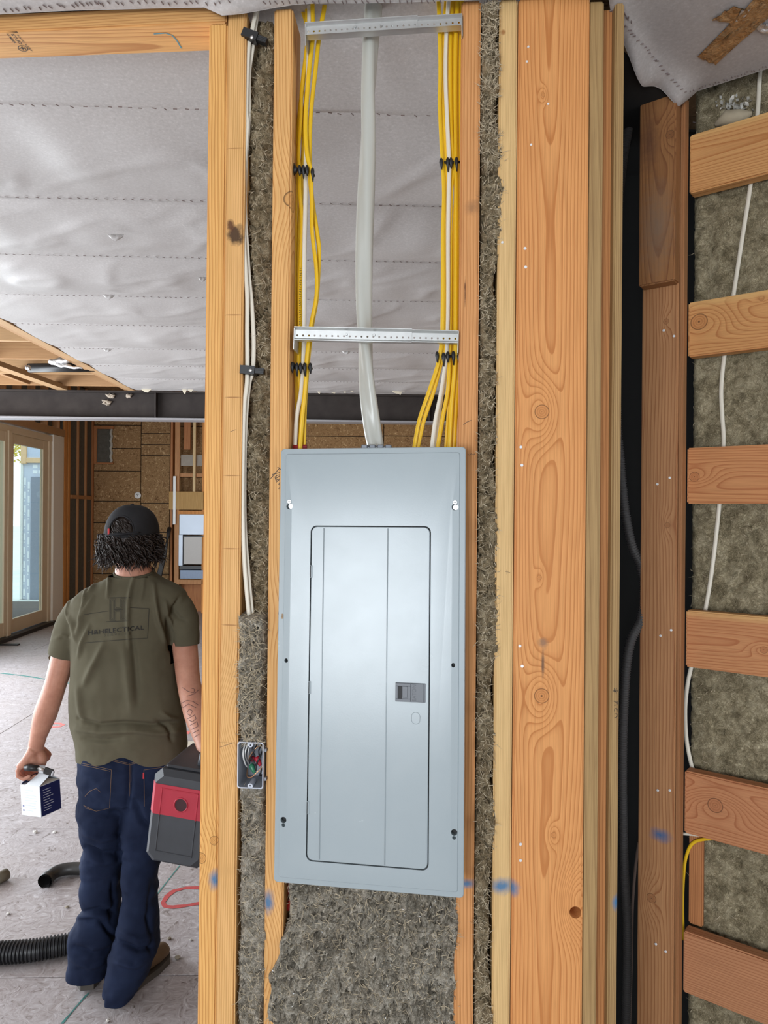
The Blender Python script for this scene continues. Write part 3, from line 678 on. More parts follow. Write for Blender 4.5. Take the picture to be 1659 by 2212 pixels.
# ================================================================== unseen sides of the place (close the rooms)
M_DRY = plain('bare_board_wall', (.50, .42, .33), .8, var=.15, vs=4)
MB().box((2.3, 1.75, 0), (2.4, 12.6, 3.75)).build('wall_right', M_OSB, None, ROOM.m4()); tag(COL.objects[-1], 'strand board wall closing the far room on the right', 'wall', kind='structure')
mb = MB(); mb.box((-4, -3.12, 0), (-2.15, -3.02, CZ)); mb.box((.25, -3.12, 0), (3, -3.02, CZ)); mb.box((-2.15, -3.12, 0), (.25, -3.02, .5)); mb.box((-2.15, -3.12, 2.4), (.25, -3.02, CZ))
mb.build('wall_rear', M_DRY, None); tag(COL.objects[-1], 'wall with a wide opening behind the photographer', 'wall', kind='structure')
MB().box((-4.1, -3.1, 0), (-4.0, 1.3, 2.7)).build('wall_left_near', M_DRY); tag(COL.objects[-1], 'plain wall left of the photographer', 'wall', kind='structure')
# ================================================================== partition framing
def wu(x, y=1050, v=0): return WALL.px(x, y, v).x
def wz(y, x=830, v=0): return WALL.px(x, y, v).z
def loc_of(o, px, py):
    """object-space point of a pixel on a board's front face"""
    b = wbvh(o); h, n = hit(b, px, py)
    return tuple(MW[o].inverted() @ h)
SD = .089; SW = .0392; ZT = 2.70
def lz(y, x, z0=.038, z1=ZT): return wz(y, x)-(z0+z1)/2       # local z of a pixel row on a full stud
plate = lumber('sole_plate', WALL, .019, 0, -.40, .52, .038, SD, M_STUDW[1], 'fir sole plate under the partition studs on the floor', 'plate', axis='u')
# top plate left of the opening
tp_mat = wood('top_plate_fir', (.72, .40, .15), (.45, .19, .06), pith=(.09, .03), tilt=(.006, .004), seed=3, spots=[((-.019, -.03, .25), (.012, .05, .10), (.30, .12, .035), .8, 1.2), ((-.005, -.045, .33), (.006, .01, .06), (.22, .08, .03), .8, 2.0)])
tp = lumber('top_plate', WALL, 2.7325, 0, -1.35, wu(489, 30), .039, SD, tp_mat, 'fir top plate with black grade stamp over the door opening', 'plate', axis='u')
A_ = lumber('stud', WALL, (wu(438)+wu(478))/2, 0, .038, 2.712, SW, SD, wood('stud_a', *FIR, pith=(.16, .06), ring=.0052, tilt=(.010, .004), wob=.022, seed=1,
    knots=[(.012, -.045, lz(1822, 460), .010, 1.0), (-.016, -.045, lz(1860, 430), .012, 1.1)], spots=[((.014, -.045, lz(1908, 462)), (.017, .03, .026), BLUE, .85, .7)]),
    'straight-grained fir stud edging the door opening, blue paint dot low down', lean=.004)
bsp = [((0, -.045, lz(y, 500)), (.022, .03, .0016), (.36, .16, .05), .6, .5) for y in (340, 700, 878, 1047, 1205, 1370)]
bsp += [((.002, -.045, lz(527, 503)), (.021, .03, .026), (.035, .016, .010), .5, 1.1), ((-.008, -.045, lz(508, 495)), (.011, .03, .016), (.10, .035, .015), .5, 1.3), ((.0, -.045, lz(1900, 470)), (.02, .03, .02), (.62, .34, .12), .9, .4)]
B_ = lumber('stud', WALL, (wu(478)+wu(519))/2, 0, .038, 2.738, SW, SD, wood('stud_b', (.80, .47, .185), (.55, .26, .07), pith=(-.2, .02), ring=.0044, tilt=(.002, .004), seed=2, spots=bsp, knots=[(-.004, -.045, lz(1570, 487), .022, 1.4, 0)]),
    'finger-jointed fir stud with a charred pitch pocket beside the cable cavity', lean=.004)
D_ = lumber('stud', WALL, wu(580)+SW/2, 0, .038, 2.738, SW, SD, wood('stud_d', (.80, .46, .175), (.53, .23, .06), pith=(.11, -.0), ring=.0062, tilt=(.010, .01), wob=.02, seed=4, knots=[(.02, -.03, lz(450, 605), .022, 1.3), (.018, -.045, lz(1345, 590), .016, 1.0), (0, -.045, lz(2080, 590), .025, 1.2, 0)],
    spots=[((-.012, -.045, lz(1968, 577)), (.015, .03, .032), BLUE, .85, .7), ((.019, -.0, lz(2060, 600)), (.02, .05, .05), (.34, .12, .04), .8, 1.0)]), 'fir stud left of the panel with handwriting at its edge', lean=.003)
E_ = lumber('stud', WALL, wu(1030)-SW/2+.001, 0, .038, 2.738, SW, SD, wood('stud_e', (.70, .34, .13), (.46, .18, .05), pith=(-.12, .03), ring=.0058, tilt=(.007, .004), wob=.02, seed=5,
    spots=[((0, -.045, lz(1930, 1015)), (.03, .03, .012), BLUE, .8, .7), ((-.008, -.045, lz(650, 1006)), (.0022, .03, .035), (.14, .045, .015), .6, 1.2), ((.004, -.045, lz(470, 1018)), (.02, .03, .02), (.36, .17, .07), .9, 1.5)]), 'reddish fir stud right of the panel with a dark crack')
G_ = lumber('stud', WALL, (wu(1072)+wu(1109))/2, 0, .038, 2.738, .0365, SD, wood('stud_g', *PALE, pith=(.3, .0), ring=.0033, tilt=(.002, .003), seed=6, contrast=.8,
    spots=[((.0, -.045, lz(1935, 1090)), (.03, .03, .021), BLUE, .8, .7), ((-.01, -.045, lz(90, 1090)), (.006, .03, .007), (.36, .16, .05), .6, .5)]), 'pale tight-grained stud left of the wide post')
HK = [(-.018, -.045, lz(910, 1175), .0155, 2.0), (-.014, -.045, lz(1524, 1181), .0145, 2.2), (.012, -.045, lz(1825, 1211), .0055, 2.5), (-.02, -.045, lz(1268, 1168), .0045, 2.0), (-.02, -.045, lz(225, 1185), .0040, 3.0), (.056, -.045, lz(1971, 1243), .016, 2.2, 0)]
HU = (wu(1112)+wu(1266))/2; HWD = wu(1266)-wu(1112)
H_ = lumber('post', WALL, HU, 0, .038, 2.738, HWD, SD, wood('post_h', (.74, .345, .120), (.50, .180, .048), pith=(.010, .030), ring=.0046, tilt=(.006, .014), wob=.022, seed=8, knots=HK, contrast=1.3,
    spots=[((-.072, -.045, lz(1940, 1115)), (.022, .03, .022), BLUE, .85, .7), ((-.012, -.045, lz(1455, 1178)), (.004, .03, .034), (.16, .085, .05), .7, .6), ((-.012, -.045, lz(1408, 1178)), (.013, .03, .014), (.30, .16, .09), .9, 1.6)]), 'wide knotty fir post right of the panel', 'post')
uH = wu(1266)+.0006; uJ = wu(1297, 1050, .012); uK0 = wu(1321, 1050, .018); uK1 = wu(1341, 1050, .018)
J_ = lumber('stud', WALL, (uH+uJ)/2, .012, .038, 2.735, uJ-uH, SD, wood('stud_j', *OLIVE, pith=(.06, .06), ring=.008, tilt=(.004, .012), seed=9, contrast=.7), 'olive stud tight against the wide post')  # grey-olive tone in place of the fir colours
K1 = lumber('stud', WALL, (uJ+uK0)/2, .04, .038, 2.735, uK0-uJ-.001, .05, wood('stud_k', (.55, .25, .09), (.33, .12, .035), pith=(.1, .06), seed=10), 'recessed reddish stud between two olive studs', bev=.001)
K2 = lumber('stud', WALL, (uK0+uK1)/2, .018, .038, 2.735, uK1-uK0, SD, wood('stud_k2', *OLIVE, pith=(.2, .06), ring=.0036, seed=12, spots=[((.008, -.045, lz(1980, 1330)), (.011, .03, .022), BLUE, .85, .7)]), 'olive stud with pencil lettering beside the dark gap')
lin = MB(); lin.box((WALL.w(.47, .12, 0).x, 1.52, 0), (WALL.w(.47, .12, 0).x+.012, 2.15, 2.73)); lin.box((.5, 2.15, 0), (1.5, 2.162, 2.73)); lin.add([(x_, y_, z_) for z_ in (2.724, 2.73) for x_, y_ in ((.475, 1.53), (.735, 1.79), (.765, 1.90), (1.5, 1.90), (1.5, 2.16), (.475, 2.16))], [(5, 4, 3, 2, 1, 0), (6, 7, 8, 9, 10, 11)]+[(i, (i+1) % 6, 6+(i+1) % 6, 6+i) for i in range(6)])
tag(lin.build('dark_gap_shell', M_DARK), 'added black shell darkening the gap behind the partition corner', 'wall', kind='structure')  # black shell added behind the gap to keep it dark
# marker writing and pencil marks
M_INK = plain('black_marker', (.02, .016, .014), .6); M_PENCIL = plain('pencil', (.10, .055, .03), .6)
zz = lambda x, y: (560+x*120/1659, 1000+y*120/1659)
stroke('handwriting', wbvh(D_), [[zz(545, 130), zz(600, 150), zz(640, 200)], [zz(600, 165), zz(335, 475)], [zz(385, 345), zz(500, 320), zz(620, 285)], [zz(620, 355), zz(540, 370), zz(470, 420), zz(480, 465), zz(560, 430), zz(610, 385)], [zz(480, 470), zz(500, 520)], [zz(500, 520), zz(620, 470)], [zz(510, 575), zz(600, 500)], [zz(620, 580), zz(580, 640), zz(620, 670)], [zz(580, 780), zz(620, 720)]], .0013, M_INK, D_, .0004, 1.5)
stroke('pencil_mark', wbvh(B_), [[(463, 1604), (505, 1604.5)], [(463, 1618), (505, 1604)], [(497, 933), (510, 928)]], .0008, M_PENCIL, B_, .0004)
stroke('pencil_mark', wbvh(A_), [[(474, 1985), (475, 1996)], [(473, 1986), (478, 1984)]], .0009, M_PENCIL, A_, .0004)
z8 = lambda x, y: (1260+x*240/1659, 1350+y*300/2074)
stroke('handwriting', wbvh(K2), [[z8(440, 985), z8(520, 985)], [z8(462, 940), z8(460, 985), z8(470, 1005), z8(485, 990), z8(488, 960), z8(500, 950)], [z8(492, 1000), z8(495, 1020)], [z8(450, 1135), z8(500, 1160)], [z8(505, 1140), z8(508, 1190), z8(460, 1200)], [z8(460, 1290), z8(470, 1250), z8(500, 1245), z8(510, 1280), z8(505, 1300)], [z8(465, 1330), z8(500, 1325), z8(512, 1355), z8(490, 1385), z8(465, 1380)]], .0011, M_INK, K2, .0004, 1.5)
stroke('pencil_mark', wbvh(E_), [[(1010, 981), (1014, 983), (1018, 980), (1022, 983), (1026, 980)], [(1001, 918), (1008, 912), (1018, 908)]], .0012, M_PENCIL, E_, .0004)
stroke('pencil_mark', wbvh(G_), [[(1091, 1234), (1102, 1237)], [(1095, 1231), (1095, 1241)]], .0007, M_PENCIL, G_, .0004)
# grade stamp under the top plate
TPM = MW[tp]; b_tp = wbvh(tp); z5 = lambda x, y: (x*200/1659, 40+y*90/747)
mb = MB(); q = [hit(b_tp, *z5(x, y))[0]+Vector((0, 0, -.0005)) for x, y in ((85, 232), (300, 224), (325, 245), (110, 262))]; Mi = TPM.inverted(); mb.add([Mi @ p for p in q], [(0, 1, 2, 3)]); mb.build('grade_stamp', M_INK, tp, TPM, recalc=False)
for (tx, x0, y0, x1, y1, sc, sx) in (('LUMBER', 130, 275, 270, 440, 62, 46), ('STUD', 215, 275, 375, 460, 95, 62), ('KD-HT S-DRY', 310, 290, 570, 585, 50, 34)):
    vs, fs = text_mesh(tx, .01); xs_ = [p.x for p in vs]; L = max(xs_)-min(xs_)
    def fn(x, y): 
        s1 = x/L+.5; return z5(x0+(x1-x0)*s1+y*sx*1.15, y0+(y1-y0)*s1-y*10)
    decal('grade_stamp', b_tp, vs, fs, fn, M_INK, tp, .0006)
stroke('grade_stamp', b_tp, [[z5(410+85*cos(a)+(22*sin(a)), 533+50*sin(a)) for a in np.linspace(0, 2*pi, 26)], [z5(350, 545), z5(395, 500), z5(420, 570)], [z5(430, 510), z5(470, 560)], [z5(380, 540), z5(455, 530)]], .0016, M_INK, tp, .0007, 1.5)
stroke('chalk_mark', b_tp, [[(332, 73), (358, 71), (372, 76), (382, 87), (392, 104)]], .003, plain('blue_chalk', (.10, .25, .30), .7, var=.3, vs=90), tp, .0006)
# nails in the post and the corner stud
M_NAIL = plain('bright_nail', (.85, .85, .85), .35, .25)
def nails(o, pts, r=.0032):
    b = wbvh(o)
    for (x, y) in pts:
        h, n = hit(b, x, y)
        if h is None: continue
        if n.dot(h-CAMP) > 0: n = -n
        Mi = MW[o].inverted(); nl = MB().disc((0, 0, 0), (Mi.to_3x3() @ (n+Vector((random.uniform(-.2, .2), 0, random.uniform(-.2, .2))))), r, .0022, 10).build('nail', M_NAIL, o, MW[o] @ Matrix.Translation(Mi @ h), True); autosmooth(nl)
nails(H_, [(1134, 537), (1135, 577), (1125, 966), (1127, 1005), (1123, 1395), (1128, 1439), (1124, 1823), (1124, 1858)])
nails(H_, [(1141, 102), (1138, 134), (1147, 313), (1184, 225)], .0024)
nails(G_, [(1085, 524)], .0026)

# ================================================================== right wall: corner stud, block, ladder boards
RW = Fr(PY(1462, 1106, 1.76)-Vector((0, 0, CAMZ)), radians(-38))
def rz(y, x=1480, v=.042): return RW.px(x, y, v).z
L_ = lumber('stud', RW, -.0445, 0, .0, 2.735, .089, .040, wood('stud_l', (.46, .23, .10), (.28, .10, .035), pith=(-.09, .05), ring=.007, tilt=(.008, .006), wob=.025, seed=14, knots=[(.015, -.02, rz(698)-1.367, .007, 2.0), (.022, -.02, rz(1135)-1.367, .007, 2.0), (-.01, -.02, rz(1946)-1.367, .012, 2.0)],
    spots=[((.012, -.02, rz(1793, 1440)-1.367), (.032, .03, .022), (.02, .11, .26), .95, .7)]), 'broad fir corner stud with blue paint beside the dark gap')
lumber('stud', RW, .0055, .006, 0, 2.735, .010, .036, wood('stud_l2', (.40, .19, .08), (.26, .10, .035), seed=15), 'thin strip stud behind the corner stud at the ladder boards')
blk_mat = wood('block_m', (.33, .15, .055), (.19, .07, .025), pith=(.02, .06), tilt=(.02, .03), wob=.03, seed=16, knots=[(.03, -.02, .0+.10, .010, 1.5)], spots=[((0, -.02, -.12), (.05, .03, .14), (.22, .135, .085), 1.0, .9), ((-.02, -.02, .1), (.03, .03, .1), (.14, .06, .03), 1.0, 1.0)])
bz0, bz1 = RW.px(1420, 612, -.04).z, RW.px(1420, 160, -.04).z
uA = RW.px(1380, 500, -.04).x; uB = RW.px(1458, 500, -.04).x
BLK = lumber('block', RW, (uA+uB)/2, -.040, bz0, bz1, uB-uA, .039, blk_mat, 'stained dark block nailed on the corner stud under the ceiling', 'block')
nails(L_, [(1434, 714), (1456, 726), (1447, 1032), (1420, 1046), (1450, 1361), (1427, 1373), (1421, 1707), (1447, 1707), (1417, 2039), (1438, 2055)])
LB = [(295, 420), (655, 772), (968, 1088), (1318, 1440), (1665, 1800), (2012, 2145)]
LBL = ['topmost horizontal board of the right wall ladder, under the ceiling', 'second horizontal board from the top on the right wall, oval knot at its end', 'third horizontal board from the top on the right wall, arrow-shaped grain', 'fourth horizontal board from the top on the right wall, small knot', 'fifth horizontal board from the top on the right wall, large oval knot', 'lowest horizontal board of the right wall ladder']
UE = 1.25; UC = (.012+UE)/2
def lu(x, y): return RW.px(x, y, .042).x
boards = []
for k, (ya, yb) in enumerate(LB):
    z1, z0 = rz(ya), rz(yb); zc = (z0+z1)/2
    kn = {0: [], 1: [(1510, 695, .020, 2.6), (1645, 645, .006, 2)], 2: [(1500, 1030, .012, 2.4)], 3: [(1650, 1404, .008, 2.4)], 4: [(1545, 1740, .019, 2.6)], 5: []}[k]
    kk = [(RW.px(x, y, .042).z-zc, -.0195, -(lu(x, y)-UC), r, a) for x, y, r, a in kn]
    lt = [((.66, .345, .13), (.45, .17, .05)), ((.64, .32, .115), (.43, .155, .045)), ((.60, .27, .105), (.40, .13, .042)), ((.58, .265, .11), (.40, .13, .045)), ((.55, .245, .11), (.37, .12, .045)), ((.53, .25, .12), (.34, .12, .05))][k]
    boards.append(lumber('ladder_board', RW, zc, .042, .012, UE, z1-z0, .038, wood('ladder_%d' % k, *lt, pith=((.03, .05, -.01, .02, .04, .12)[k], .045), ring=.006, tilt=(.012*(1 if k % 2 else -1), .02), wob=.03, seed=20+k, knots=kk, spots=[((z1-zc, -.019, 0), (.022, .05, 1.2), (.74, .47, .18), .9, .3)] if k in (1, 3, 0) else ()), LBL[k], 'board', axis='u', group='horizontal boards on the right wall'))
# rough second stud seen in the lower bays
lumber('stud', RW, .03, .085, rz(2012), rz(1800), .035, .012, wood('stud_in', *FIRR, seed=29), 'short dark stud behind the yellow cable at lower right')

# ================================================================== mineral wool
def wool_mat(name, c0, c1, c2):
    t = NT(name); co = t.co(); w = t.noise(co, 22, 3, .6, 0, True)
    fib = t.noise(t.vm('ADD', t.vm('MULTIPLY', co, (120, 120, 55)), t.vm('MULTIPLY', w, (12, 12, 12))), 1, 5, .72, 2.4)
    clump = t.noise(co, 34, 4, .6, .6)
    f = t.math('MULTIPLY_ADD', fib, .65, t.math('MULTIPLY', clump, .4))
    c = t.ramp(f, [(.40, c0), (.52, c1), (.63, c2)])
    return t.fin(c, .95, t.bump(f, 1.0, .006), spec=.1)
M_WOOL = wool_mat('mineral_wool', (.10, .072, .038), (.335, .255, .150), (.56, .46, .31))
M_WOOLCOOL = wool_mat('cool_lit_wool', (.10, .086, .064), (.385, .34, .27), (.70, .64, .54))  # same wool greyed: the cool light low down is put into the colour
M_WOOLO = wool_mat('olive_mineral_wool', (.13, .105, .060), (.35, .29, .18), (.58, .50, .34))
M_FIB = plain('wool_fibre', (.47, .39, .27), .8, var=.3, vs=60); M_SPARK = plain('resin_flake', (.9, .9, .9), .12, .0)
def wool(name, fr, u0, u1, z0, z1, vf, vb, amp, mat, label, seed=0, res=.004, rag=0.0, edge=.012, ragr=None, fib=900, spark=0, holes=0, bulge=None, zrag=0.0, olf=3, ush=None):
    nu = max(6, int((u1-u0)/res)); nz = max(6, int((z1-z0)/res)); S, T = np.meshgrid(np.linspace(0, 1, nu), np.linspace(0, 1, nz), indexing='ij')
    U = u0+(u1-u0)*S; Z = z0+(z1-z0)*T; P = np.stack([U.ravel(), np.zeros(U.size), Z.ravel()], 1)
    Zl = np.stack([np.zeros(U.size), np.zeros(U.size), P[:, 2]], 1)
    rl = (rag*np.abs(fbm(Zl*14, 3, seed+3))).reshape(U.shape); rr = ((ragr if ragr is not None else rag)*fbm(Zl*12, 3, seed+5)).reshape(U.shape)
    U = U+rl*(1-S)+rr*S
    if ush is not None: U = U+ush(Z, S)
    if zrag: U0 = np.stack([P[:, 0], P[:, 0]*0, P[:, 0]*0], 1); Z = Z+(zrag*fbm(U0*20, 3, seed+8)).reshape(U.shape)*T
    e = np.minimum(np.minimum(S, 1-S)*(u1-u0), np.minimum(T, 1-T)*(z1-z0))/edge; e = np.clip(e, 0, 1); prof = np.sqrt(1-(1-e)**2)
    d = amp*fbm(P*np.array([40, 1, 26]), olf, seed)+.5*amp*np.abs(fbm(P*95, 3, seed+20, .6))-.7*amp*np.abs(fbm(P*15, 2, seed+30))
    wp = P*20+2.2*np.stack([fbm(P*30, 2, seed+51), fbm(P*30, 2, seed+52), fbm(P*30, 2, seed+53)], 1)
    d = d+1.3*amp*np.exp(-(np.abs(vnoise(wp, seed+60))/.07)**2)+.9*amp*np.exp(-(np.abs(vnoise(wp*2.3+9, seed+61))/.10)**2)
    V = vb+(vf-vb)*prof+(d.reshape(U.shape))*prof
    if bulge is not None: V = V-bulge(U, Z)*prof
    vs = np.stack([U.ravel(), V.ravel(), Z.ravel()], 1); i, j = np.meshgrid(np.arange(nu-1), np.arange(nz-1), indexing='ij'); a = (i*nz+j).ravel()
    fs = np.stack([a, a+nz, a+nz+1, a+1], 1)
    me = bpy.data.meshes.new(name); me.from_pydata(vs.tolist(), [], fs.tolist()); me.update()
    bk = MB().box((u0+.004, vb, z0+.004), (u1-.004, vb+.01, z1-.004))
    o = link(name, me, mat, None, fr.m4(), True); tag(o, label, 'insulation')
    bk.build('batt_back', mat, o, fr.m4(), recalc=False)
    rg = np.random.RandomState(seed+100); mb = MB(); ids = rg.randint(0, len(vs), int(fib*1.7))
    for q in ids:
        p = vs[q]; a = rg.normal(size=3); a[1] = -abs(a[1])*.5; a /= np.linalg.norm(a); ln = rg.uniform(.006, .018); b = rg.normal(size=3)*.35; sd = np.cross(a, rg.normal(size=3)); sd = sd/np.linalg.norm(sd)*rg.uniform(.0003, .0008)
        p1 = p+a*ln*.5; p2 = p1+(a+b)*ln*.5; mb.add([p-sd, p+sd, p1+sd, p1-sd, p2], [(0, 1, 2, 3), (3, 2, 4)])
    mb.build('fibres', M_FIB, o, fr.m4(), recalc=False)['kind'] = 'stuff'
    if spark:
        mb = MB()
        for q in rg.randint(0, len(vs), spark):
            p = vs[q]+np.array((0, -.001, 0)); a = rg.normal(size=3); a /= np.linalg.norm(a); b = np.cross(a, rg.normal(size=3)); b /= np.linalg.norm(b); s1 = rg.uniform(.0006, .0028); mb.add([p-a*s1, p+b*s1*.4, p+a*s1, p-b*s1*.4], [(0, 1, 2, 3)])
        mb.build('resin_flakes', M_SPARK, o, fr.m4(), recalc=False)['kind'] = 'stuff'
    return o
cu0, cu1 = wu(519)+.001, wu(580)-.001
bg1 = lambda U, Z: .012*np.exp(-((Z-1.28)/.30)**2)
zj = wz(1335, 545)
wool('insulation_batt', WALL, cu0-.001, cu1+.0, zj-.01, 2.737, .030, .085, .011, M_WOOL, 'brown wool batt in the narrow cavity behind the white cables', 1, rag=.002, ragr=.004, fib=1500, edge=.006)
zb0, zb1 = wz(1612, 535), wz(1690, 535)
wool('insulation_batt', WALL, cu0-.004, cu1+.003, zb0, zj+.012, -.006, .08, .014, M_WOOLCOOL, 'wool tuft bulging out just above the open junction box', 2, rag=-.006, ragr=.006, fib=1300, zrag=.02, bulge=lambda U, Z: .012*np.exp(-((Z-zj+.02)/.03)**2))
wool('insulation_batt', WALL, cu0-.003, cu1+.002, .05, zb1-.003, -.001, .08, .009, M_WOOLCOOL, 'wool strip below the junction box, greyed for cool light', 3, rag=-.004, ragr=.007, fib=1500, spark=25)
fu0, fu1 = wu(1030)+.002, wu(1072)
zs_ = wz(370, 1060)
wool('insulation_batt', WALL, fu0-.002, fu1+.003, zs_, 2.737, .004, .08, .013, M_WOOL, 'brown wool strip beside the pale stud, upper piece ending at a seam', 4, rag=.001, ragr=.012, fib=1500, edge=.007, bulge=lambda U, Z: .008)
wool('insulation_batt', WALL, fu0-.002, fu1+.003, .05, zs_, .006, .08, .014, M_WOOL, 'long wool strip beside the pale stud running down past the panel', 5, rag=.001, ragr=.011, fib=3000, edge=.007, bulge=lambda U, Z: .008)
# batt under the panel
pu0, pu1 = wu(585, 2100)-.012, wu(990, 2100)
wool('insulation_batt', WALL, wu(606, 2000), wu(988, 2000), .25, wz(1895, 800), .002, .085, .016, M_WOOLCOOL, 'large wool batt filling the bay under the panel, greyed for cool light', 6, res=.0033, rag=.012, ragr=.008, fib=4500, spark=300, edge=.012, zrag=.008, ush=lambda Z, S: -.030*np.clip((wz(2010, 700)-Z)/.10, 0, 1)*(1-S)**2,
     bulge=lambda U, Z: .004+.022*np.clip((wz(2010, 700)-Z)/.10, 0, 1)*np.clip((-.13-U)/.06, 0, 1))
# right wall batts, one per bay
ZS = [2.80]+[z for (a, b) in LB for z in (rz(a), rz(b))]+[.2]
RL = ['olive wool batt in the top bay of the right wall, under the ceiling', 'olive wool batt between the first and second ladder boards', 'olive wool batt between the second and third ladder boards', 'olive wool batt between the third and fourth ladder boards', 'olive wool batt between the fourth and fifth ladder boards', 'grey wool batt behind the yellow cable at lower right', 'grey wool batt under the lowest ladder board']
for k in range(7):
    zt = ZS[2*k]; zb = ZS[2*k+1] if 2*k+1 < len(ZS) else .2
    wool('insulation_batt', RW, .0, UE, zb-.06, zt+(.06 if k else 0), .100, .16, .006, M_WOOLO, RL[k], 40+k, res=.0065, fib=500, spark=14, edge=.02, olf=4)
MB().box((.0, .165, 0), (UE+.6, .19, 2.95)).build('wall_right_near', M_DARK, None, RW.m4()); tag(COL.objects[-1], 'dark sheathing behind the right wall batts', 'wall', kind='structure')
mb = MB(); rg = np.random.RandomState(5)
for i in range(90):
    p = RW.px(1585+rg.normal()*16, 232+rg.normal()*14+ -0, .088); d = Vector(rg.normal(size=3)); d.normalize(); e_ = d.orthogonal().normalized(); s1 = rg.uniform(.003, .009); mb.add([p-d*s1, p+e_*s1*.6, p+d*s1, p-e_*s1*.6], [(0, 1, 2, 3)])
mb.build('plastic_film', plain('clear_film', (.62, .60, .55), .08, .3), None, RW.m4(), recalc=False); tag(COL.objects[-1], 'crumpled shiny plastic film stuck to the top wool batt', 'film')
mb = MB().tube([RW.px(x, y, .09) for x, y in ((1545, 270), (1570, 255), (1600, 252), (1625, 245))], [.006, .02, .018, .005], 8); mb.build('foam_blob', plain('spray_foam', (.45, .38, .27), .8, bump=.6, bs=120), None, RW.m4(), True); tag(COL.objects[-1], 'tan foam blob under the shiny film above the topmost board', 'foam')
# ================================================================== load centre
PFM = Matrix.Rotation(radians(-8.959), 3, 'Z') @ Matrix.Rotation(radians(-2.592), 3, 'X') @ Matrix.Rotation(radians(-.2803), 3, 'Y')
PF = Fr((-.02697, 1.40114, 1.39616), 0, PFM)
PWD, PHT = .3755, .8655
tP = NT('panel_enamel'); _o = tP.noise(tP.co(), 380, 2, .5); _s = tP.noise(tP.co(), 14, 4, .6)
M_PAN = tP.fin(tP.mix(tP.ramp(_s, [(.45, 0), (.8, .25)]), (.325, .375, .395), (.36, .40, .41)), tP.math('MULTIPLY_ADD', _s, .10, .205), tP.bump(_o, .08, .0006), .0, .56)
M_SLOT = plain('dark_slot', (.01, .01, .011), .6); M_SCREW = plain('zinc_screw', (.75, .75, .74), .3, .9)
lc = E('load_center', PF.m4(), 'light grey steel electrical panel with closed door, hung slightly askew between studs', 'electrical panel')
def rr(x0, x1, z0, z1, r, y, n=5):
    out = []
    for (cx, cz, a0) in ((x1-r, z1-r, 0), (x0+r, z1-r, pi/2), (x0+r, z0+r, pi), (x1-r, z0+r, 3*pi/2)):
        for k in range(n+1): a = a0+pi/2*k/n; out.append((cx+r*cos(a), y, cz+r*sin(a)))
    return out
hw, hh = PWD/2, PHT/2
dl = PF.px(672, 1300).x+.001; dr_ = PF.px(929, 1300).x; dt = PF.px(800, 1137).z; db = PF.px(800, 1869).z
dl = (PF.px(674, 1160).x+PF.px(661, 1850).x)/2; dr_ = (PF.px(931, 1160).x+PF.px(924, 1850).x)/2
cv = MB(); rc = .008
cv.loft([rr(-hw+i, hw-i, -hh+i, hh-i, rc if i < .01 else rc*.6, y) for i, y in ((0, .013), (0, .002), (.0012, .0004), (.011, 0), (.0125, -.0022), (.026, -.003))]+[rr(dl-.004, dr_+.004, db-.004, dt+.004, .014, -.0022), rr(dl-.001, dr_+.001, db-.001, dt+.001, .0125, -.0022), rr(dl-.001, dr_+.001, db-.001, dt+.001, .0125, .0052)])
cover = cv.build('cover', M_PAN, lc, PF.m4())
KH = [(625, 1090, 1), (983, 1092, 1), (612, 1776, 2), (981, 1803, 2), (618, 1427, 0), (979, 1437, 0)]
cut = MB()
for x, y, k in KH:
    p = PF.px(x, y, -.003)
    if k == 0: cut.tube([(p.x, -.02, p.z), (p.x, .009, p.z)], .0045, 14, ry=.0038)
    elif k == 1: cut.tube([(p.x, -.02, p.z-.003), (p.x, .009, p.z-.003)], .0068, 16); cut.tube([(p.x, -.02, p.z+.006), (p.x, .009, p.z+.006)], .0046, 14)
    else: cut.tube([(p.x, -.02, p.z+.004), (p.x, .009, p.z+.004)], .0062, 16); cut.tube([(p.x, -.02, p.z-.006), (p.x, .009, p.z-.006)], .0038, 12)
# separate cutters so overlapping shapes stay clean
def boolean(o, cutter_mb, use_self=True):
    c = cutter_mb.build('cutter', None, None, MW[o]); md = o.modifiers.new('b', 'BOOLEAN'); md.operation = 'DIFFERENCE'; md.object = c; md.solver = 'EXACT'; md.use_self = use_self
    dg = bpy.context.evaluated_depsgraph_get(); dg.update(); me = bpy.data.meshes.new_from_object(o.evaluated_get(dg)); o.modifiers.clear(); o.data = me; bpy.data.objects.remove(c)
    if not me.materials or me.materials[0] is None: me.materials.clear(); me.materials.append(M_PAN)
boolean(cover, cut); autosmooth(cover, 6)
for x, y, k in KH:
    p = PF.px(x, y, -.003)
    if k == 1:
        sc_ = MB().disc((p.x, -.0005, p.z+.006), (0, -1, 0), .0046, .004, 14).build('screw', M_SCREW, lc, PF.m4(), True); autosmooth(sc_)
        MB().box((p.x-.003, -.0049, p.z+.0055), (p.x+.003, -.0043, p.z+.0065)).box((p.x-.0005, -.0049, p.z+.003), (p.x+.0005, -.0043, p.z+.009)).build('drive', M_SLOT, sc_, PF.m4())
        MB().disc((p.x+.001, .0075, p.z-.003), (0, -1, 0), .0062, .001, 16).build('tub_flange', M_SCREW, lc, PF.m4())
    else: MB().disc((p.x, .0085, p.z+(.004 if k == 2 else 0)), (0, -1, 0), .006, .0004, 14).build('hole_back', M_SLOT, lc, PF.m4())
PD4 = PF.m4() @ Matrix.Translation((0, .009, 0))
dm = MB(); g = .0012
dm.loft([rr(dl+g, dr_-g, db+g, dt-g, .0115, y) for y in (-.0042, -.0105)]+[rr(dl+g+.001, dr_-g-.001, db+g+.001, dt-g-.001, .011, -.0118)])
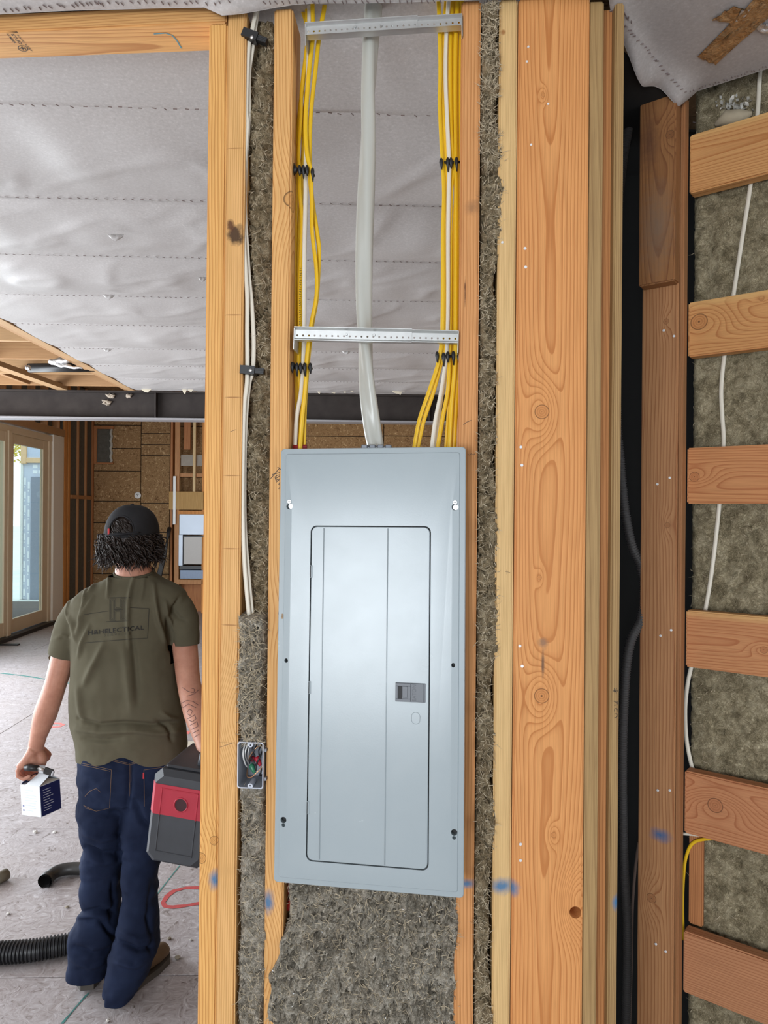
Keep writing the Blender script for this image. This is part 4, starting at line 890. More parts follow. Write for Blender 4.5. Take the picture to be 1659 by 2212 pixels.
door = dm.build('door', M_PAN, lc, PD4); autosmooth(door, 20); door['label'] = 'closed hinged panel door'
M_CREASE = plain('hinge_grey', (.30, .35, .37), .4)  # plain grey of the hinges and the knockout outline
for x in (697, 836):
    ux = PF.px(x, 1400).x; MB().tube([(ux, -.0115, db+.004), (ux, -.0115, dt-.004)], .0013, 8).build('crease', M_PAN, door, PD4, True)
gp = MB(); gp.loft([rr(dl-.0008, dr_+.0008, db-.0008, dt+.0008, .0123, -.0045), rr(dl-.0008, dr_+.0008, db-.0008, dt+.0008, .0123, -.0041)]); gp.build('gap_shadow', M_SLOT, lc, PD4)
for (x, y) in ((677, 1235), (672, 1487), (666, 1748)):
    p = PF.px(x, y, -.01); hg = MB().bbox((dl-.001, -.0128, p.z-.0125), (dl+.0045, -.0105, p.z+.0125), .0006).build('hinge', M_CREASE, door, PD4)
    MB().box((dl-.0005, -.0130, p.z-.0115), (dl+.0012, -.0127, p.z+.0115)).build('hinge_slot', M_SLOT, door, PD4)
# latch
a, b = PF.px(853, 1476, -.012), PF.px(918, 1520, -.012); M_LAT = plain('latch_grey_plastic', (.105, .115, .13), .4, var=.06)
lx0, lx1, lz0, lz1 = a.x, b.x, b.z, a.z
la = MB(); la.bbox((lx0, -.0135, lz0), (lx1, -.0112, lz1), .0006); m_ = lx0+(lx1-lx0)*.51
la.bbox((lx0+.0005, -.0150, lz0+.0005), (m_, -.0134, lz0+.006), .0004); la.bbox((lx0+.0005, -.0150, lz1-.006), (m_, -.0134, lz1-.0005), .0004); la.bbox((lx0+.0005, -.0150, lz0+.006), (lx0+.005, -.0134, lz1-.006), .0004); la.bbox((m_-.006, -.0150, lz0+.006), (m_, -.0134, lz1-.006), .0004)
la.bbox((m_+.0008, -.0150, lz0+.0005), (lx1-.003, -.0134, lz1-.0005), .0005); la.bbox((lx0+.014, -.0145, lz0+.0085), (m_-.006, -.0132, lz1-.0065), .0006)
lt = la.build('latch', M_LAT, door, PD4); lt['label'] = 'dark grey slide latch with raised lettering'
MB().box((lx0+.005, -.01362, lz0+.006), (lx0+.0135, -.0135, lz1-.006)).build('finger_slot', M_SLOT, door, PD4)
vs, fs = text_mesh('EATON', .004, 1.05); L = max(p.x for p in vs)-min(p.x for p in vs); S_ = (lz1-lz0)*.86/L
tm = MB(); cx = m_+.0075; cz = (lz0+lz1)/2
tm.add([(cx-p.y*S_*1.15, -.0152, cz+p.x*S_) for p in vs], fs); tm.build('lettering', plain('latch_letters', (.045, .05, .06), .4), door, PD4, recalc=False)
ko0, ko1 = PF.px(888, 1541, -.012), PF.px(906, 1567, -.012)
MB().tube([Vector(p) for p in rr(ko0.x, ko1.x, ko1.z, ko0.z, .0075, -.0118)]+[Vector(rr(ko0.x, ko1.x, ko1.z, ko0.z, .0075, -.0118)[0])], .0005, 6).build('knockout', M_CREASE, door, PD4, True)
# tub, clamp
MB().bbox((WALL.px(640, 1400, .0).x-.012, .0, 1.0), (.148, .088, 1.818), .003).build('tub', plain('tub_grey', (.30, .32, .33), .4), lc, WALL.m4())
z_t = WALL.px(812, 966, .03).z
mb = MB(); 
for x0, x1 in ((781, 795), (798, 812), (815, 829), (832, 846)): mb.bbox((wu(x0, 965, .02), .012, z_t-.03), (wu(x1, 965, .02), .06, z_t+.004), .002)
mb.bbox((wu(780, 965, .02), .015, z_t-.03), (wu(847, 965, .02), .055, z_t+.0015), .002)
mb.build('cable_clamp', plain('clamp_grey', (.16, .17, .19), .4, .5), lc, WALL.m4())
mb = MB().tube([WALL.px(633, 966, .035), WALL.px(663, 966, .035)], .006, 8); mb.build('red_bushing', plain('red_plastic', (.30, .02, .025), .4), lc, WALL.m4(), True)
# a scuff on the rim
p = PF.px(612, 1331, 0)
mb = MB()
for i in range(6): mb.disc((p.x+random.uniform(-.003, .003), -.0002, p.z+random.uniform(-.004, .004)), (0, -1, 0), random.uniform(.0012, .0026), .0004, 7)
mb.build('scuff', plain('scuff_brown', (.35, .24, .14), .7), lc, PF.m4())

# ================================================================== cables
def cable_mat(name, col, rough=.38):
    t = NT(name); n = t.noise(t.vm('MULTIPLY', t.co(), (60, 60, 9)), 1, 3, .6)
    return t.fin(t.mix(t.math('MULTIPLY', n, .35), col, tuple(c*.72 for c in col)), rough, spec=.5)
M_YEL = cable_mat('yellow_sheath', (.83, .50, .012)); M_WHT = cable_mat('white_sheath', (.78, .72, .60)); M_GRY = cable_mat('grey_service_sheath', (.52, .52, .47), .26); M_REDC = cable_mat('red_sheath', (.62, .035, .03))
def cable(name, fr, pts, dep, r, ry, mat, label, n=6, group=None, tw=0.0, ns=10, up=(0, 1, 0), cat='cable'):
    P = [fr.px(x, y, dep[i] if hasattr(dep, '__len__') else dep) for i, (x, y) in enumerate(pts)]; P = spline(P, n)
    o = MB().tube(P, r, ns, ry=ry, up=up, twist=tw).build(name, mat, None, fr.m4(), True, recalc=False); return tag(o, label, cat, group)
LCS = [('y', .036, [(702, -5), (700, 20), (690, 76), (682, 148), (671, 253), (669, 359), (674, 430), (686, 510), (689, 545), (685, 640), (675, 700), (668, 760), (662, 830), (658, 900), (656, 975)], 'rightmost of the left bundle at the top'),
       ('y', .026, [(675, -5), (675, 13), (676, 76), (668, 150), (660, 260), (663, 330), (671, 370), (673, 420), (674, 500), (683, 580), (683, 640), (672, 700), (663, 770), (659, 840), (653, 900), (648, 975)], 'bowing out to the right in the left bundle'),
       ('y', .052, [(649, -5), (651, 13), (662, 50), (668, 84), (655, 180), (646, 250), (641, 330), (640, 400), (638, 500), (636, 600), (636, 680), (637, 760), (640, 820), (642, 900), (644, 975)], 'hugging the left stud in the left bundle'),
       ('y', .044, [(662, -5), (664, 84), (652, 190), (650, 250), (645, 330), (647, 370), (648, 420), (653, 480), (650, 560), (648, 640), (648, 720), (646, 793), (650, 850), (651, 975)], 'with printed lettering in the left bundle'),
       ('w', .034, [(668, -5), (667, 84), (663, 200), (661, 300), (660, 370), (660, 430), (658, 520), (657, 600), (657, 700), (655, 790), (650, 850), (641, 900), (637, 975)], 'in the left bundle, the only white one'),
       ('y', .062, [(672, -5), (670, 84), (664, 180), (657, 260), (655, 330), (652, 370), (650, 440), (645, 520), (643, 600), (645, 700), (646, 793), (654, 860), (657, 975)], 'at the back of the left bundle')]
prt = None
for k, (c, dp, pts, lb) in enumerate(LCS):
    o = cable('power_cable', WALL, pts, dp, .0047, .0026, M_YEL if c == 'y' else M_WHT, ('yellow' if c == 'y' else 'white')+' power cable '+lb, group='cables left of the service cable', tw=(lambda t, k=k: .5*sin(6*t+k)))
    if k == 3: prt = o
b_ = wbvh(prt); rg = random.Random(4)
for i in range(26):
    y = 580+i*5.0; x = float(np.interp(y, [480, 560, 640, 720], [653, 650, 648, 648])); stroke('sheath_print', b_, [[(x-2, y), (x+2.2, y+rg.uniform(-1.5, 1.5))], [(x+rg.uniform(-2, 2), y-1.4), (x+rg.uniform(-2, 2), y+1.4)]], .0007, M_INK, prt, .0003, 1)
RCS = [('y', .022, [(947, -5), (948, 13), (950, 76), (951, 150), (950, 230), (953, 300), (956, 350), (959, 420), (957, 500), (957, 600), (956, 700), (954, 740), (945, 790), (925, 850), (905, 910), (893, 975)], 'leftmost of the right bundle, swinging out above the panel'),
       ('y', .030, [(964, -5), (963, 13), (958, 76), (955, 180), (958, 260), (963, 340), (966, 420), (965, 520), (963, 650), (962, 740), (951, 790), (935, 850), (915, 910), (901, 975)], 'second from the left in the right bundle'),
       ('w', .022, [(969, -5), (968, 13), (964, 76), (962, 160), (966, 260), (970, 350), (969, 430), (968, 520), (968, 650), (966, 740), (963, 780), (952, 850), (940, 910), (932, 975)], 'in front in the right bundle'),
       ('w', .045, [(975, -5), (974, 13), (969, 76), (969, 160), (970, 260), (972, 350), (972, 430), (971, 600), (970, 740), (966, 790), (955, 850), (945, 920), (939, 975)], 'behind the front white one in the right bundle'),
       ('y', .030, [(979, -5), (978, 13), (974, 76), (973, 160), (974, 260), (977, 330), (980, 360), (975, 410), (973, 480), (973, 560), (972, 700), (971, 760), (968, 840), (957, 900), (944, 975)], 'just right of the white pair in the right bundle'),
       ('y', .038, [(984, -5), (983, 13), (980, 76), (979, 160), (979, 260), (982, 350), (985, 420), (981, 520), (980, 640), (979, 740), (977, 780), (971, 860), (967, 920), (963, 975)], 'fourth yellow one in the right bundle'),
       ('y', .022, [(989, -5), (988, 13), (985, 76), (984, 200), (985, 350), (986, 450), (985, 600), (984, 740), (982, 800), (975, 880), (970, 975)], 'third from the right in the right bundle'),
       ('y', .047, [(994, -5), (994, 13), (990, 76), (989, 200), (990, 300), (993, 350), (992, 450), (990, 600), (988, 740), (987, 800), (982, 880), (975, 975)], 'second from the right in the right bundle'),
       ('y', .033, [(998, -5), (998, 13), (995, 76), (994, 200), (996, 350), (995, 500), (992, 650), (990, 740), (990, 800), (986, 870), (981, 975)], 'rightmost of the right bundle against the stud')]
for k, (c, dp, pts, lb) in enumerate(RCS):
    cable('power_cable', WALL, pts, dp, .0045, .0027, M_YEL if c == 'y' else M_WHT, ('yellow' if c == 'y' else 'white')+' power cable '+lb, group='cables right of the service cable', tw=(lambda t, k=k: .6*sin(5*t+k*2)))
# service cable: a flat twisted oval
sp = [(808, -8), (806, 10), (801, 75), (796, 200), (794, 300), (791, 420), (788, 560), (787, 690), (790, 760), (795, 850), (804, 930), (811, 972)]
P = spline([WALL.px(x, y, .046) for x, y in sp], 12)
rings = []; nP = len(P)
for i, c in enumerate(P):
    tw = -.6+i/(nP-1)*7.6; rings.append([c+Vector((r_*cos(q+tw), r_*sin(q+tw), 0)) for q in [2*pi*k/28 for k in range(28)] for r_ in [.0163*(1+.15*cos(2*q)+.10*cos(3*q+.5))]])
o = MB().loft(rings).build('service_cable', M_GRY, None, WALL.m4(), True); tag(o, 'thick twisted grey service cable dropping into the panel top', 'cable')
# white cables in the narrow cavity
cable('power_cable', WALL, [(555, 5), (554, 17), (544, 69), (538, 96), (534, 154), (532, 239), (534, 270), (528.5, 347), (524.7, 463), (530, 579), (534, 640), (534, 716), (534, 816), (528, 870), (525, 947), (524, 1101), (528, 1217), (538, 1332)], .010, .0046, .0028, M_WHT, 'white cable in the narrow cavity, the one nearer the stud')
cable('power_cable', WALL, [(558, 5), (557, 17), (550, 69), (545, 108), (538, 160), (537, 260), (531, 347), (528.5, 444), (534, 540), (538, 600), (544, 660), (548, 735), (546, 800), (538, 831), (531, 909), (528, 1024), (529, 1140), (538, 1256), (545, 1328)], .018, .0046, .0028, M_WHT, 'white cable in the narrow cavity, the one bowing to the right')
# right wall cables
wp = [(1650, 120), (1642, 155), (1637, 238), (1623, 385), (1603, 516), (1586, 627), (1566, 759), (1558, 838), (1560, 898), (1563, 961), (1554, 1088), (1540, 1215), (1526, 1305), (1505, 1400), (1492, 1446), (1484, 1486), (1480, 1540), (1484, 1605), (1498, 1670), (1512, 1720)]
cable('power_cable', RW, wp, .088, .0052, .0034, M_WHT, 'white cable running down behind the right wall boards', n=8)
cable('power_cable', RW, [(1640, 1838), (1580, 1817), (1548, 1811), (1500, 1819), (1482, 1851), (1476, 1898), (1474, 1960), (1476, 2030)], .080, .0042, .003, M_YEL, 'yellow cable curving around the lower right bay')
cable('power_cable', RW, [(1474, 1801), (1500, 1803), (1556, 1809), (1620, 1815)], .072, .0038, .003, M_WHT, 'short white cable under the fifth ladder board')
cable('power_cable', WALL, [(632, 1890), (626, 1910), (618, 1935), (610, 1965), (606, 2000)], .050, .0045, .004, M_REDC, 'red cable under the left corner of the panel, left one')
cable('power_cable', WALL, [(648, 1890), (640, 1910), (631, 1932), (622, 1965)], .044, .0045, .004, M_REDC, 'red cable under the left corner of the panel, right one')
# corrugated conduit in the dark gap
def corrugated(name, P, r0, r1, pitch, mat, label, cat, n=12):
    P = [Vector(p) for p in P]; L = [0]
    for a, b in zip(P, P[1:]): L.append(L[-1]+(b-a).length)
    tot = L[-1]; m = int(tot/pitch*4); pts = []; rs = []
    Ln = np.array(L); A = np.array([tuple(p) for p in P]); s_ = np.linspace(0, tot, m)
    X = np.stack([np.interp(s_, Ln, A[:, i]) for i in range(3)], 1)
    rs = [(r0, r1, r1, r0)[i % 4] for i in range(m)]
    o = MB().tube([tuple(x) for x in X], rs, n).build(name, mat, None, None, True, recalc=False); autosmooth(o, 40); return tag(o, label, cat)
CY = 1.86
cp = [(1396, 120), (1391, 159), (1365, 238), (1353, 302), (1344, 360), (1332, 500), (1328, 700), (1332, 900), (1339, 989), (1349, 1096), (1365, 1176), (1385, 1222), (1393, 1280), (1385, 1339), (1365, 1379), (1353, 1438), (1346, 1557), (1344, 1676), (1346, 1796), (1349, 1899), (1355, 2018), (1352, 2212), (1350, 2400)]
corrugated('flexible_conduit', spline([PY(x, y, CY+.04*sin(y/300)) for x, y in cp], 12), .0125, .0105, .0062, plain('grey_black_conduit', (.075, .07, .068), .5), 'dark corrugated conduit snaking down the black gap', 'conduit')
tag(MB().tube(spline([PY(x, y, 1.95) for x, y in ((1380, 1820), (1372, 1880), (1366, 1960), (1364, 2060), (1360, 2212))], 8), .004, 8).build('power_cable', cable_mat('dim_sheath', (.22, .15, .12)), None, None, True), 'thin dull cable beside the corrugated conduit low in the gap', 'cable')
# ================================================================== stacker staples
def stacker(pts, dep, label, arm=None, screw=False, w=.006):
    """a black cable stacker: a bar with hooked teeth between the cables"""
    st = E('cable_stacker', WALL.m4(*WALL.px(pts[0][0], pts[0][1], dep)), label, 'cable holder', 'black cable stackers')
    a = WALL.px(pts[0][0]-2, pts[0][1], dep+.006); b = WALL.px(pts[-1][0]+2, pts[-1][1], dep+.006)
    mb = MB(); mb.tube([a, b], .0028, 8); mb.build('bar', M_BLACK, st, WALL.m4(), True)
    for i, (x, y) in enumerate(pts):
        p = WALL.px(x, y, dep-.004); mb = MB(); t = .0135
        mb.tube([p+Vector((0, .016, 0)), p+Vector((0, 0, 0))], .003, 8)
        mb.tube([p+Vector((0, 0, .009)), p+Vector((0, 0, .006)), p+Vector((0, -.001, 0)), p+Vector((.0005, 0, -.007)), p+Vector((.001, .001, -t-(.006 if i % 2 else 0)))], [.0016, .0034, .0042, .0028, .0012], 8); mb.build('tooth', M_BLACK, st, WALL.m4(), True)
    if arm:
        p0 = WALL.px(arm[0], arm[1], .03); p1 = WALL.px(arm[2], arm[3], dep); d = MB(); d.tube([p0, p1], .0045, 6, ry=.0095, up=(0, 0, 1)); d.build('arm', M_BLACK, st, WALL.m4(), True)
    return st
stacker([(647, 366), (655, 366), (663, 366), (675, 372)], .022, 'upper black cable stacker on the left bundle', (629, 358, 638, 372))
stacker([(631, 792), (641, 793), (649, 793), (658, 793), (670, 793)], .022, 'lower black cable stacker on the left bundle', (624, 790, 634, 792))
stacker([(953, 351), (967, 350), (974, 350), (986, 349), (998, 350)], .018, 'upper black cable stacker on the right bundle')
stacker([(944, 769), (958, 771), (967, 769), (979, 768), (991, 770)], .018, 'lower black cable stacker on the right bundle')
def strap(x0, y0, x1, y1, sx, sy, label):
    st = E('cable_clip', WALL.m4(*WALL.px(x0, y0, .01)), label, 'cable clip'); a = WALL.px(x0, y0, .004); b = WALL.px(x1, y1, .004); d = (b-a); u = d.normalized(); n_ = Vector((-u.z, 0, u.x))
    mb = MB(); m = a+d*.62
    for (p, q, h, y) in ((a, m, .0085, .010), (m-u*.003, b, .0055, .007)):
        vs = [p+n_*h*s1+Vector((0, yy, 0)) for s1 in (-1, 1) for yy in (-y, y)]+[q+n_*h*s1+Vector((0, yy, 0)) for s1 in (-1, 1) for yy in (-y, y)]
        mb.add(vs, [(0, 1, 3, 2), (4, 6, 7, 5), (0, 4, 5, 1), (2, 3, 7, 6), (0, 2, 6, 4), (1, 5, 7, 3)])
    o = mb.build('clip_body', M_BLACK, st, WALL.m4())
    mb = MB(); 
    for k in (-.6, 0, .6): mb.tube([m+n_*.0055*k+Vector((0, -.0072, 0)), b+n_*.0055*k+Vector((0, -.0072, 0))], .0006, 5)
    mb.build('ribs', M_BLACK, st, WALL.m4())
    p = WALL.px(sx, sy, -.007); MB().disc(p+Vector((0, .002, 0)), (0, -1, 0), .0035, .003, 12).build('nail_head', M_SCREW, st, WALL.m4(), True)
strap(526, 73, 577, 92, 544, 80, 'upper black cable clip in the narrow cavity'); strap(521, 799, 571, 803, 541, 800, 'lower black cable clip in the narrow cavity')
# ================================================================== telescoping bracket bars
def galv():
    t = NT('galvanised_steel'); n = t.noise(t.co(), 30, 3, .6); v = t.voro(t.co(), 90, out='Color')
    return t.fin(t.mix(t.ramp(n, [(.3, 0), (.8, .5)]), (.56, .57, .56), (.72, .73, .71)), .33, t.bump(n, .1, .002), .85)
M_GALVS = galv()
def bar(name, tl, tr, br, bl, label, split, flip):
    """perforated two-piece bar seen from the front: web with holes and two lips"""
    a = WALL.px(*tl, -.004); b = WALL.px(*tr, -.004); c = WALL.px(*br, -.004); d = WALL.px(*bl, -.004)
    L = ((a+d)/2-(b+c)/2).length; h = ((a-d).length+(b-c).length)/2; ctr = (a+b+c+d)/4; ang = math.atan2((b+c-a-d).z, (b+c-a-d).x)
    M = WALL.m4(*ctr) @ Matrix.Rotation(-ang, 4, 'Y'); st = E(name, M, label, 'bracket bar', 'telescoping bars in the panel bay')
    def seg(nm, x0, x1, y0, hh, pitch=.0115):
        mb = MB(); n = max(2, int((x1-x0)/pitch)); hz = -hh*.12; r = .0021; q = .0050
        for i in range(n):
            cx = x0+(i+.5)*(x1-x0)/n; wx = (x1-x0)/n/2
            o8 = [(cx+r*cos(a_), y0, hz+r*sin(a_)) for a_ in [pi/4*k for k in range(8)]]; s8 = [(cx+wx, y0, hz), (cx+wx, y0, hz+q), (cx, y0, hz+q), (cx-wx, y0, hz+q), (cx-wx, y0, hz), (cx-wx, y0, hz-q), (cx, y0, hz-q), (cx+wx, y0, hz-q)]
            i8 = [(x, y0+.0012, z) for x, y, z in o8]
            mb.add(o8+s8+i8, [(k, (k+1) % 8, 8+(k+1) % 8, 8+k) for k in range(8)]+[(k, 16+k, 16+(k+1) % 8, (k+1) % 8) for k in range(8)])
        mb.add([(x0, y0, hz+q), (x1, y0, hz+q), (x1, y0, hh/2-.004), (x0, y0, hh/2-.004), (x1, y0-.006, hh/2), (x0, y0-.006, hh/2), (x1, y0-.006, hh/2+.0014), (x0, y0-.006, hh/2+.0014), (x1, y0+.014, hh/2), (x0, y0+.014, hh/2)], [(0, 1, 2, 3), (3, 2, 4, 5), (5, 4, 6, 7), (3, 2, 8, 9)])
        mb.add([(x0, y0, hz-q), (x1, y0, hz-q), (x1, y0, -hh/2+.004), (x0, y0, -hh/2+.004), (x1, y0-.006, -hh/2), (x0, y0-.006, -hh/2), (x1, y0-.006, -hh/2-.0014), (x0, y0-.006, -hh/2-.0014), (x1, y0+.014, -hh/2), (x0, y0+.014, -hh/2)], [(0, 1, 2, 3), (3, 2, 4, 5), (5, 4, 6, 7), (3, 2, 8, 9)])
        o = mb.build(nm, M_GALVS, st, M, recalc=False)
        return o
    xs_ = -L/2+L*split
    seg('outer_bar', -L/2, xs_, 0, h); seg('inner_bar', xs_-.06, L/2, .0016, h*.9)
    for s1 in (-1, 1): MB().bbox((s1*L/2-.001, -.004, -.033), (s1*L/2+.001, .05, .012), .0005).build('end_tab', M_GALVS, st, M)
    for t_ in (.32, .49): MB().disc((-L/2+L*t_, -.0005, h*.02), (0, -1, 0), .0028, .0025, 8).build('tooth', M_GALVS, st, M)
bar('bracket_bar', (660, 54), (998, 32), (998, 57), (660, 78), 'upper perforated galvanised bar crossing the bay under the ceiling', .72, 0)
bar('bracket_bar', (636, 707), (990, 716), (990, 741), (636, 735), 'lower perforated galvanised bar crossing the bay above the panel', .72, 0)
# ================================================================== open junction box
JF = Fr(WALL.w(*WALL.px(541, 1653, -.010)), radians(-4)); jw, jh = WALL.px(569.5, 1653, -.01).x-WALL.px(513, 1653, -.01).x, WALL.px(535, 1603, -.01).z-WALL.px(535, 1703, -.01).z
jb = E('junction_box', JF.m4(), 'open grey plastic junction box stuffed with wires in the narrow cavity', 'junction box'); M_BOX = plain('grey_box_plastic', (.30, .32, .36), .45, var=.08)
x, z, t_ = jw/2, jh/2, .0022
mb = MB(); mb.loft([rr(-x, x, -z, z, .005, .065), rr(-x, x, -z, z, .005, 0), rr(-x+t_, x-t_, -z+t_, z-t_, .004, 0), rr(-x+t_+.002, x-t_-.002, -z+t_+.002, z-t_-.002, .004, .06)]); o = mb.build('body', M_BOX, jb, JF.m4()); autosmooth(o, 40)
mb = MB(); mb.loft([rr(-x, x, -z, z, .005, -.0012), rr(-x+t_, x-t_, -z+t_, z-t_, .004, -.0012), rr(-x+t_, x-t_, -z+t_, z-t_, .004, .001), rr(-x, x, -z, z, .005, .001), rr(-x, x, -z, z, .005, -.0012)], False).build('rim', plain('pale_rim', (.55, .58, .66), .4), jb, JF.m4())
for s1 in (-1, 1):
    tb = MB().tube([(0, -.0012, s1*(z-.005)), (0, .03, s1*(z-.005))], .0055, 14).build('screw_tab', plain('pale_rim2', (.55, .58, .66), .4), jb, JF.m4()); MB().disc((0, -.0012, s1*(z-.006)), (0, -1, 0), .0017, .0003, 10).build('screw_hole', M_SLOT, tb, JF.m4())
    MB().bbox((x-.001, .004, s1*z*.62-.0035), (x+.005, .03, s1*z*.62+.0035), .001).build('ear', M_BOX, jb, JF.m4())
mb = MB().tube([(-.002, .01, z+.004), (-.002, .04, z+.004)], .008, 12); mb.build('cable_entry', M_BOX, jb, JF.m4(), True)
zb = lambda a, b, y: ((a-570)/1659*160/1534*1.46, y, -(b-975)/2074*200/1534*1.46)
M_CU = plain('bare_copper', (.60, .33, .18), .3, .9); M_WW = plain('white_wire', (.75, .74, .72), .4); M_BW = plain('black_wire', (.015, .015, .018), .35)
for m2, r, pts in ((M_WW, .0017, [(390, 500, .03), (375, 700, .01), (385, 900, .012), (400, 1120, .03), (430, 1180, .045)]), (M_WW, .0017, [(470, 500, .03), (430, 650, .014), (400, 800, .018), (410, 1000, .03), (480, 1150, .04)]), (M_WW, .0014, [(500, 520, .03), (460, 750, .02), (430, 950, .03)]),
                   (M_CU, .0012, [(830, 620, .03), (740, 580, .012), (640, 650, .008), (520, 830, .01), (490, 980, .02)]), (M_CU, .0012, [(420, 1170, .03), (460, 1270, .012), (560, 1280, .008), (680, 1180, .008), (800, 1050, .012), (850, 900, .02), (840, 750, .03)]),
                   (M_BW, .0016, [(690, 520, .02), (640, 650, .008), (560, 800, .01), (500, 1000, .015)]), (M_BW, .0016, [(820, 640, .02), (760, 820, .006), (700, 950, .006), (670, 1130, .01)]), (M_BW, .0016, [(580, 870, .012), (640, 960, .008), (680, 1040, .01)]), (M_BW, .0016, [(560, 520, .03), (560, 700, .02), (620, 850, .02)]), (M_BW, .0016, [(760, 560, .03), (700, 720, .02), (730, 860, .02)]), (M_BW, .0016, [(800, 1060, .02), (760, 1200, .015), (720, 1280, .02), (760, 1300, .03)])):
    MB().tube(spline([zb(*p) for p in pts], 6), r, 7).build('wire', m2, jb, JF.m4(), True)
for c_, p0, p1 in (((.42, .02, .04), (660, 840, .016), (770, 1030, .012)), ((.30, .012, .03), (600, 900, .028), (510, 960, .022)), ((.02, .16, .08), (540, 1000, .014), (640, 1190, .010))):
    a, b = Vector(zb(*p0)), Vector(zb(*p1)); nt_ = MB().tube([a, a.lerp(b, .25), a.lerp(b, .8), b], [.0045, .0062, .0042, .0028], 10).build('wire_nut', plain('wire_nut', c_, .35), jb, JF.m4(), True)

# knot hole near the right edge of the post
hp_ = Vector(loc_of(H_, 1243, 1971)); boolean(H_, MB().tube([hp_+Vector((.0, -.02, 0)), hp_+Vector((.0, .02, 0)), hp_+Vector((.004, .045, 0))], [.0125, .0115, .009], 18)); autosmooth(H_, 40)
# ================================================================== the worker
YM = 2.52
def m(px, py, dy=0.0): return PY(px, py, YM+dy)
MO = Vector((m(285, 1106).x, YM, 0)); MM = Matrix.Translation(MO)
t = NT('skin'); n_ = t.noise(t.co(), 30, 4, .6); M_SKIN = t.fin(t.ramp(n_, [(.3, (.44, .20, .135)), (.7, (.55, .275, .19))]), .5, spec=.35, Subsurface_Weight=.06)
def cloth(name, c0, c1, weave=900, rough=.9):
    t = NT(name); a = t.noise(t.co(), weave, 2, .6); b = t.noise(t.co(), 7, 4, .6)
    return t.fin(t.mix(t.ramp(b, [(.3, 0), (.75, 1)]), c0, c1), rough, t.bump(a, .25, .0008), spec=.12)
M_SHIRT = cloth('olive_cotton', (.092, .082, .054), (.120, .108, .072)); M_JEAN = cloth('blue_denim', (.007, .011, .028), (.016, .025, .058), 700, .85)
M_CAP = cloth('charcoal_cap', (.022, .022, .024), (.034, .034, .037), 700); M_HAIR = plain('dark_brown_hair', (.016, .008, .005), .55, var=.5, vs=50)
M_PRINT = plain('faded_black_print', (.022, .020, .016), .85); M_PRINT2 = plain('faint_grey_print', (.060, .056, .038), .9); M_STITCH = plain('tan_stitching', (.17, .105, .06), .8)
def sring(c, a, b, n=36, ex=2.4, tilt=0):
    out = []
    for k in range(n):
        q = 2*pi*k/n; cs, sn = cos(q), sin(q)
        out.append(c+Vector((a*math.copysign(abs(cs)**(2/ex), cs), b*math.copysign(abs(sn)**(2/ex), sn), 0)))
    return out
def rows(mb, R, n=36, ex=2.4):
    rg = []
    for r in R:
        py, xl, xr, b = r[:4]; dy = r[4] if len(r) > 4 else 0
        c0, c1 = m(xl, py, dy), m(xr, py, dy); rg.append(sring((c0+c1)/2, (c1-c0).length/2, b, n, ex))
    mb.loft(rg); return mb
def remesh(mb, vox, name, mat, parent, smooth=6, fn=None):
    """fuse the closed pieces of mb into one continuous skin"""
    o = mb.build('tmp', None); md = o.modifiers.new('r', 'REMESH'); md.mode = 'VOXEL'; md.voxel_size = vox
    sm = o.modifiers.new('s', 'SMOOTH'); sm.factor = .5; sm.iterations = smooth
    dg = bpy.context.evaluated_depsgraph_get(); dg.update(); me = bpy.data.meshes.new_from_object(o.evaluated_get(dg)); bpy.data.objects.remove(o)
    n = len(me.vertices); V = np.empty(n*3); me.vertices.foreach_get('co', V); V = V.reshape(-1, 3)
    if fn:
        N = np.empty(n*3); me.vertices.foreach_get('normal', N); V = fn(V, N.reshape(-1, 3))
    V = V-np.array(MO); me.vertices.foreach_set('co', V.ravel()); me.update(); me.materials.clear(); me.name = name
    return link(name, me, mat, parent, MM, True)
def folds(V, N, lines, back=True):
    """ridges (+) and creases (-) along pixel polylines: (points, width_px, amplitude_m)"""
    px = proj_np(V); D = np.zeros(len(V)); w_ = np.clip(-N[:, 1]*1.5+.2, 0, 1) if back else 1
    for pts, wd_, amp in lines:
        best = np.full(len(V), 1e9); tt = np.zeros(len(V)); n = len(pts)-1
        for i in range(n):
            a = np.array(pts[i], float); b = np.array(pts[i+1], float); ab = b-a; q = np.clip(((px-a) @ ab)/(ab @ ab), 0, 1); d = np.linalg.norm(px-(a+q[:, None]*ab), axis=1)
            k = d < best; best[k] = d[k]; tt[k] = (i+q[k])/n
        D += amp*np.exp(-(best/wd_)**2)*np.sin(pi*np.clip(tt*.92+.04, 0, 1))**.5
    return D*w_
def tube2(mb, pts, rs, n=16, ry=None): mb.tube(spline(pts, 4), list(np.interp(np.linspace(0, len(rs)-1, (len(pts)-1)*4+1), range(len(rs)), rs)), n, ry=None if ry is None else list(np.interp(np.linspace(0, len(ry)-1, (len(pts)-1)*4+1), range(len(ry)), ry)))
def ball(mb, c, rx, ry, rz_, n=14):
    c = Vector(c); mb.loft([[c+Vector((rx*sin(a)*cos(q), ry*sin(a)*sin(q), rz_*cos(a))) for q in [2*pi*k/n for k in range(n)]] for a in [pi*(.03+.94*i/9) for i in range(10)]])
man = E('person', MM, 'person in olive work shirt, jeans and black cap walking away carrying a case', 'person')
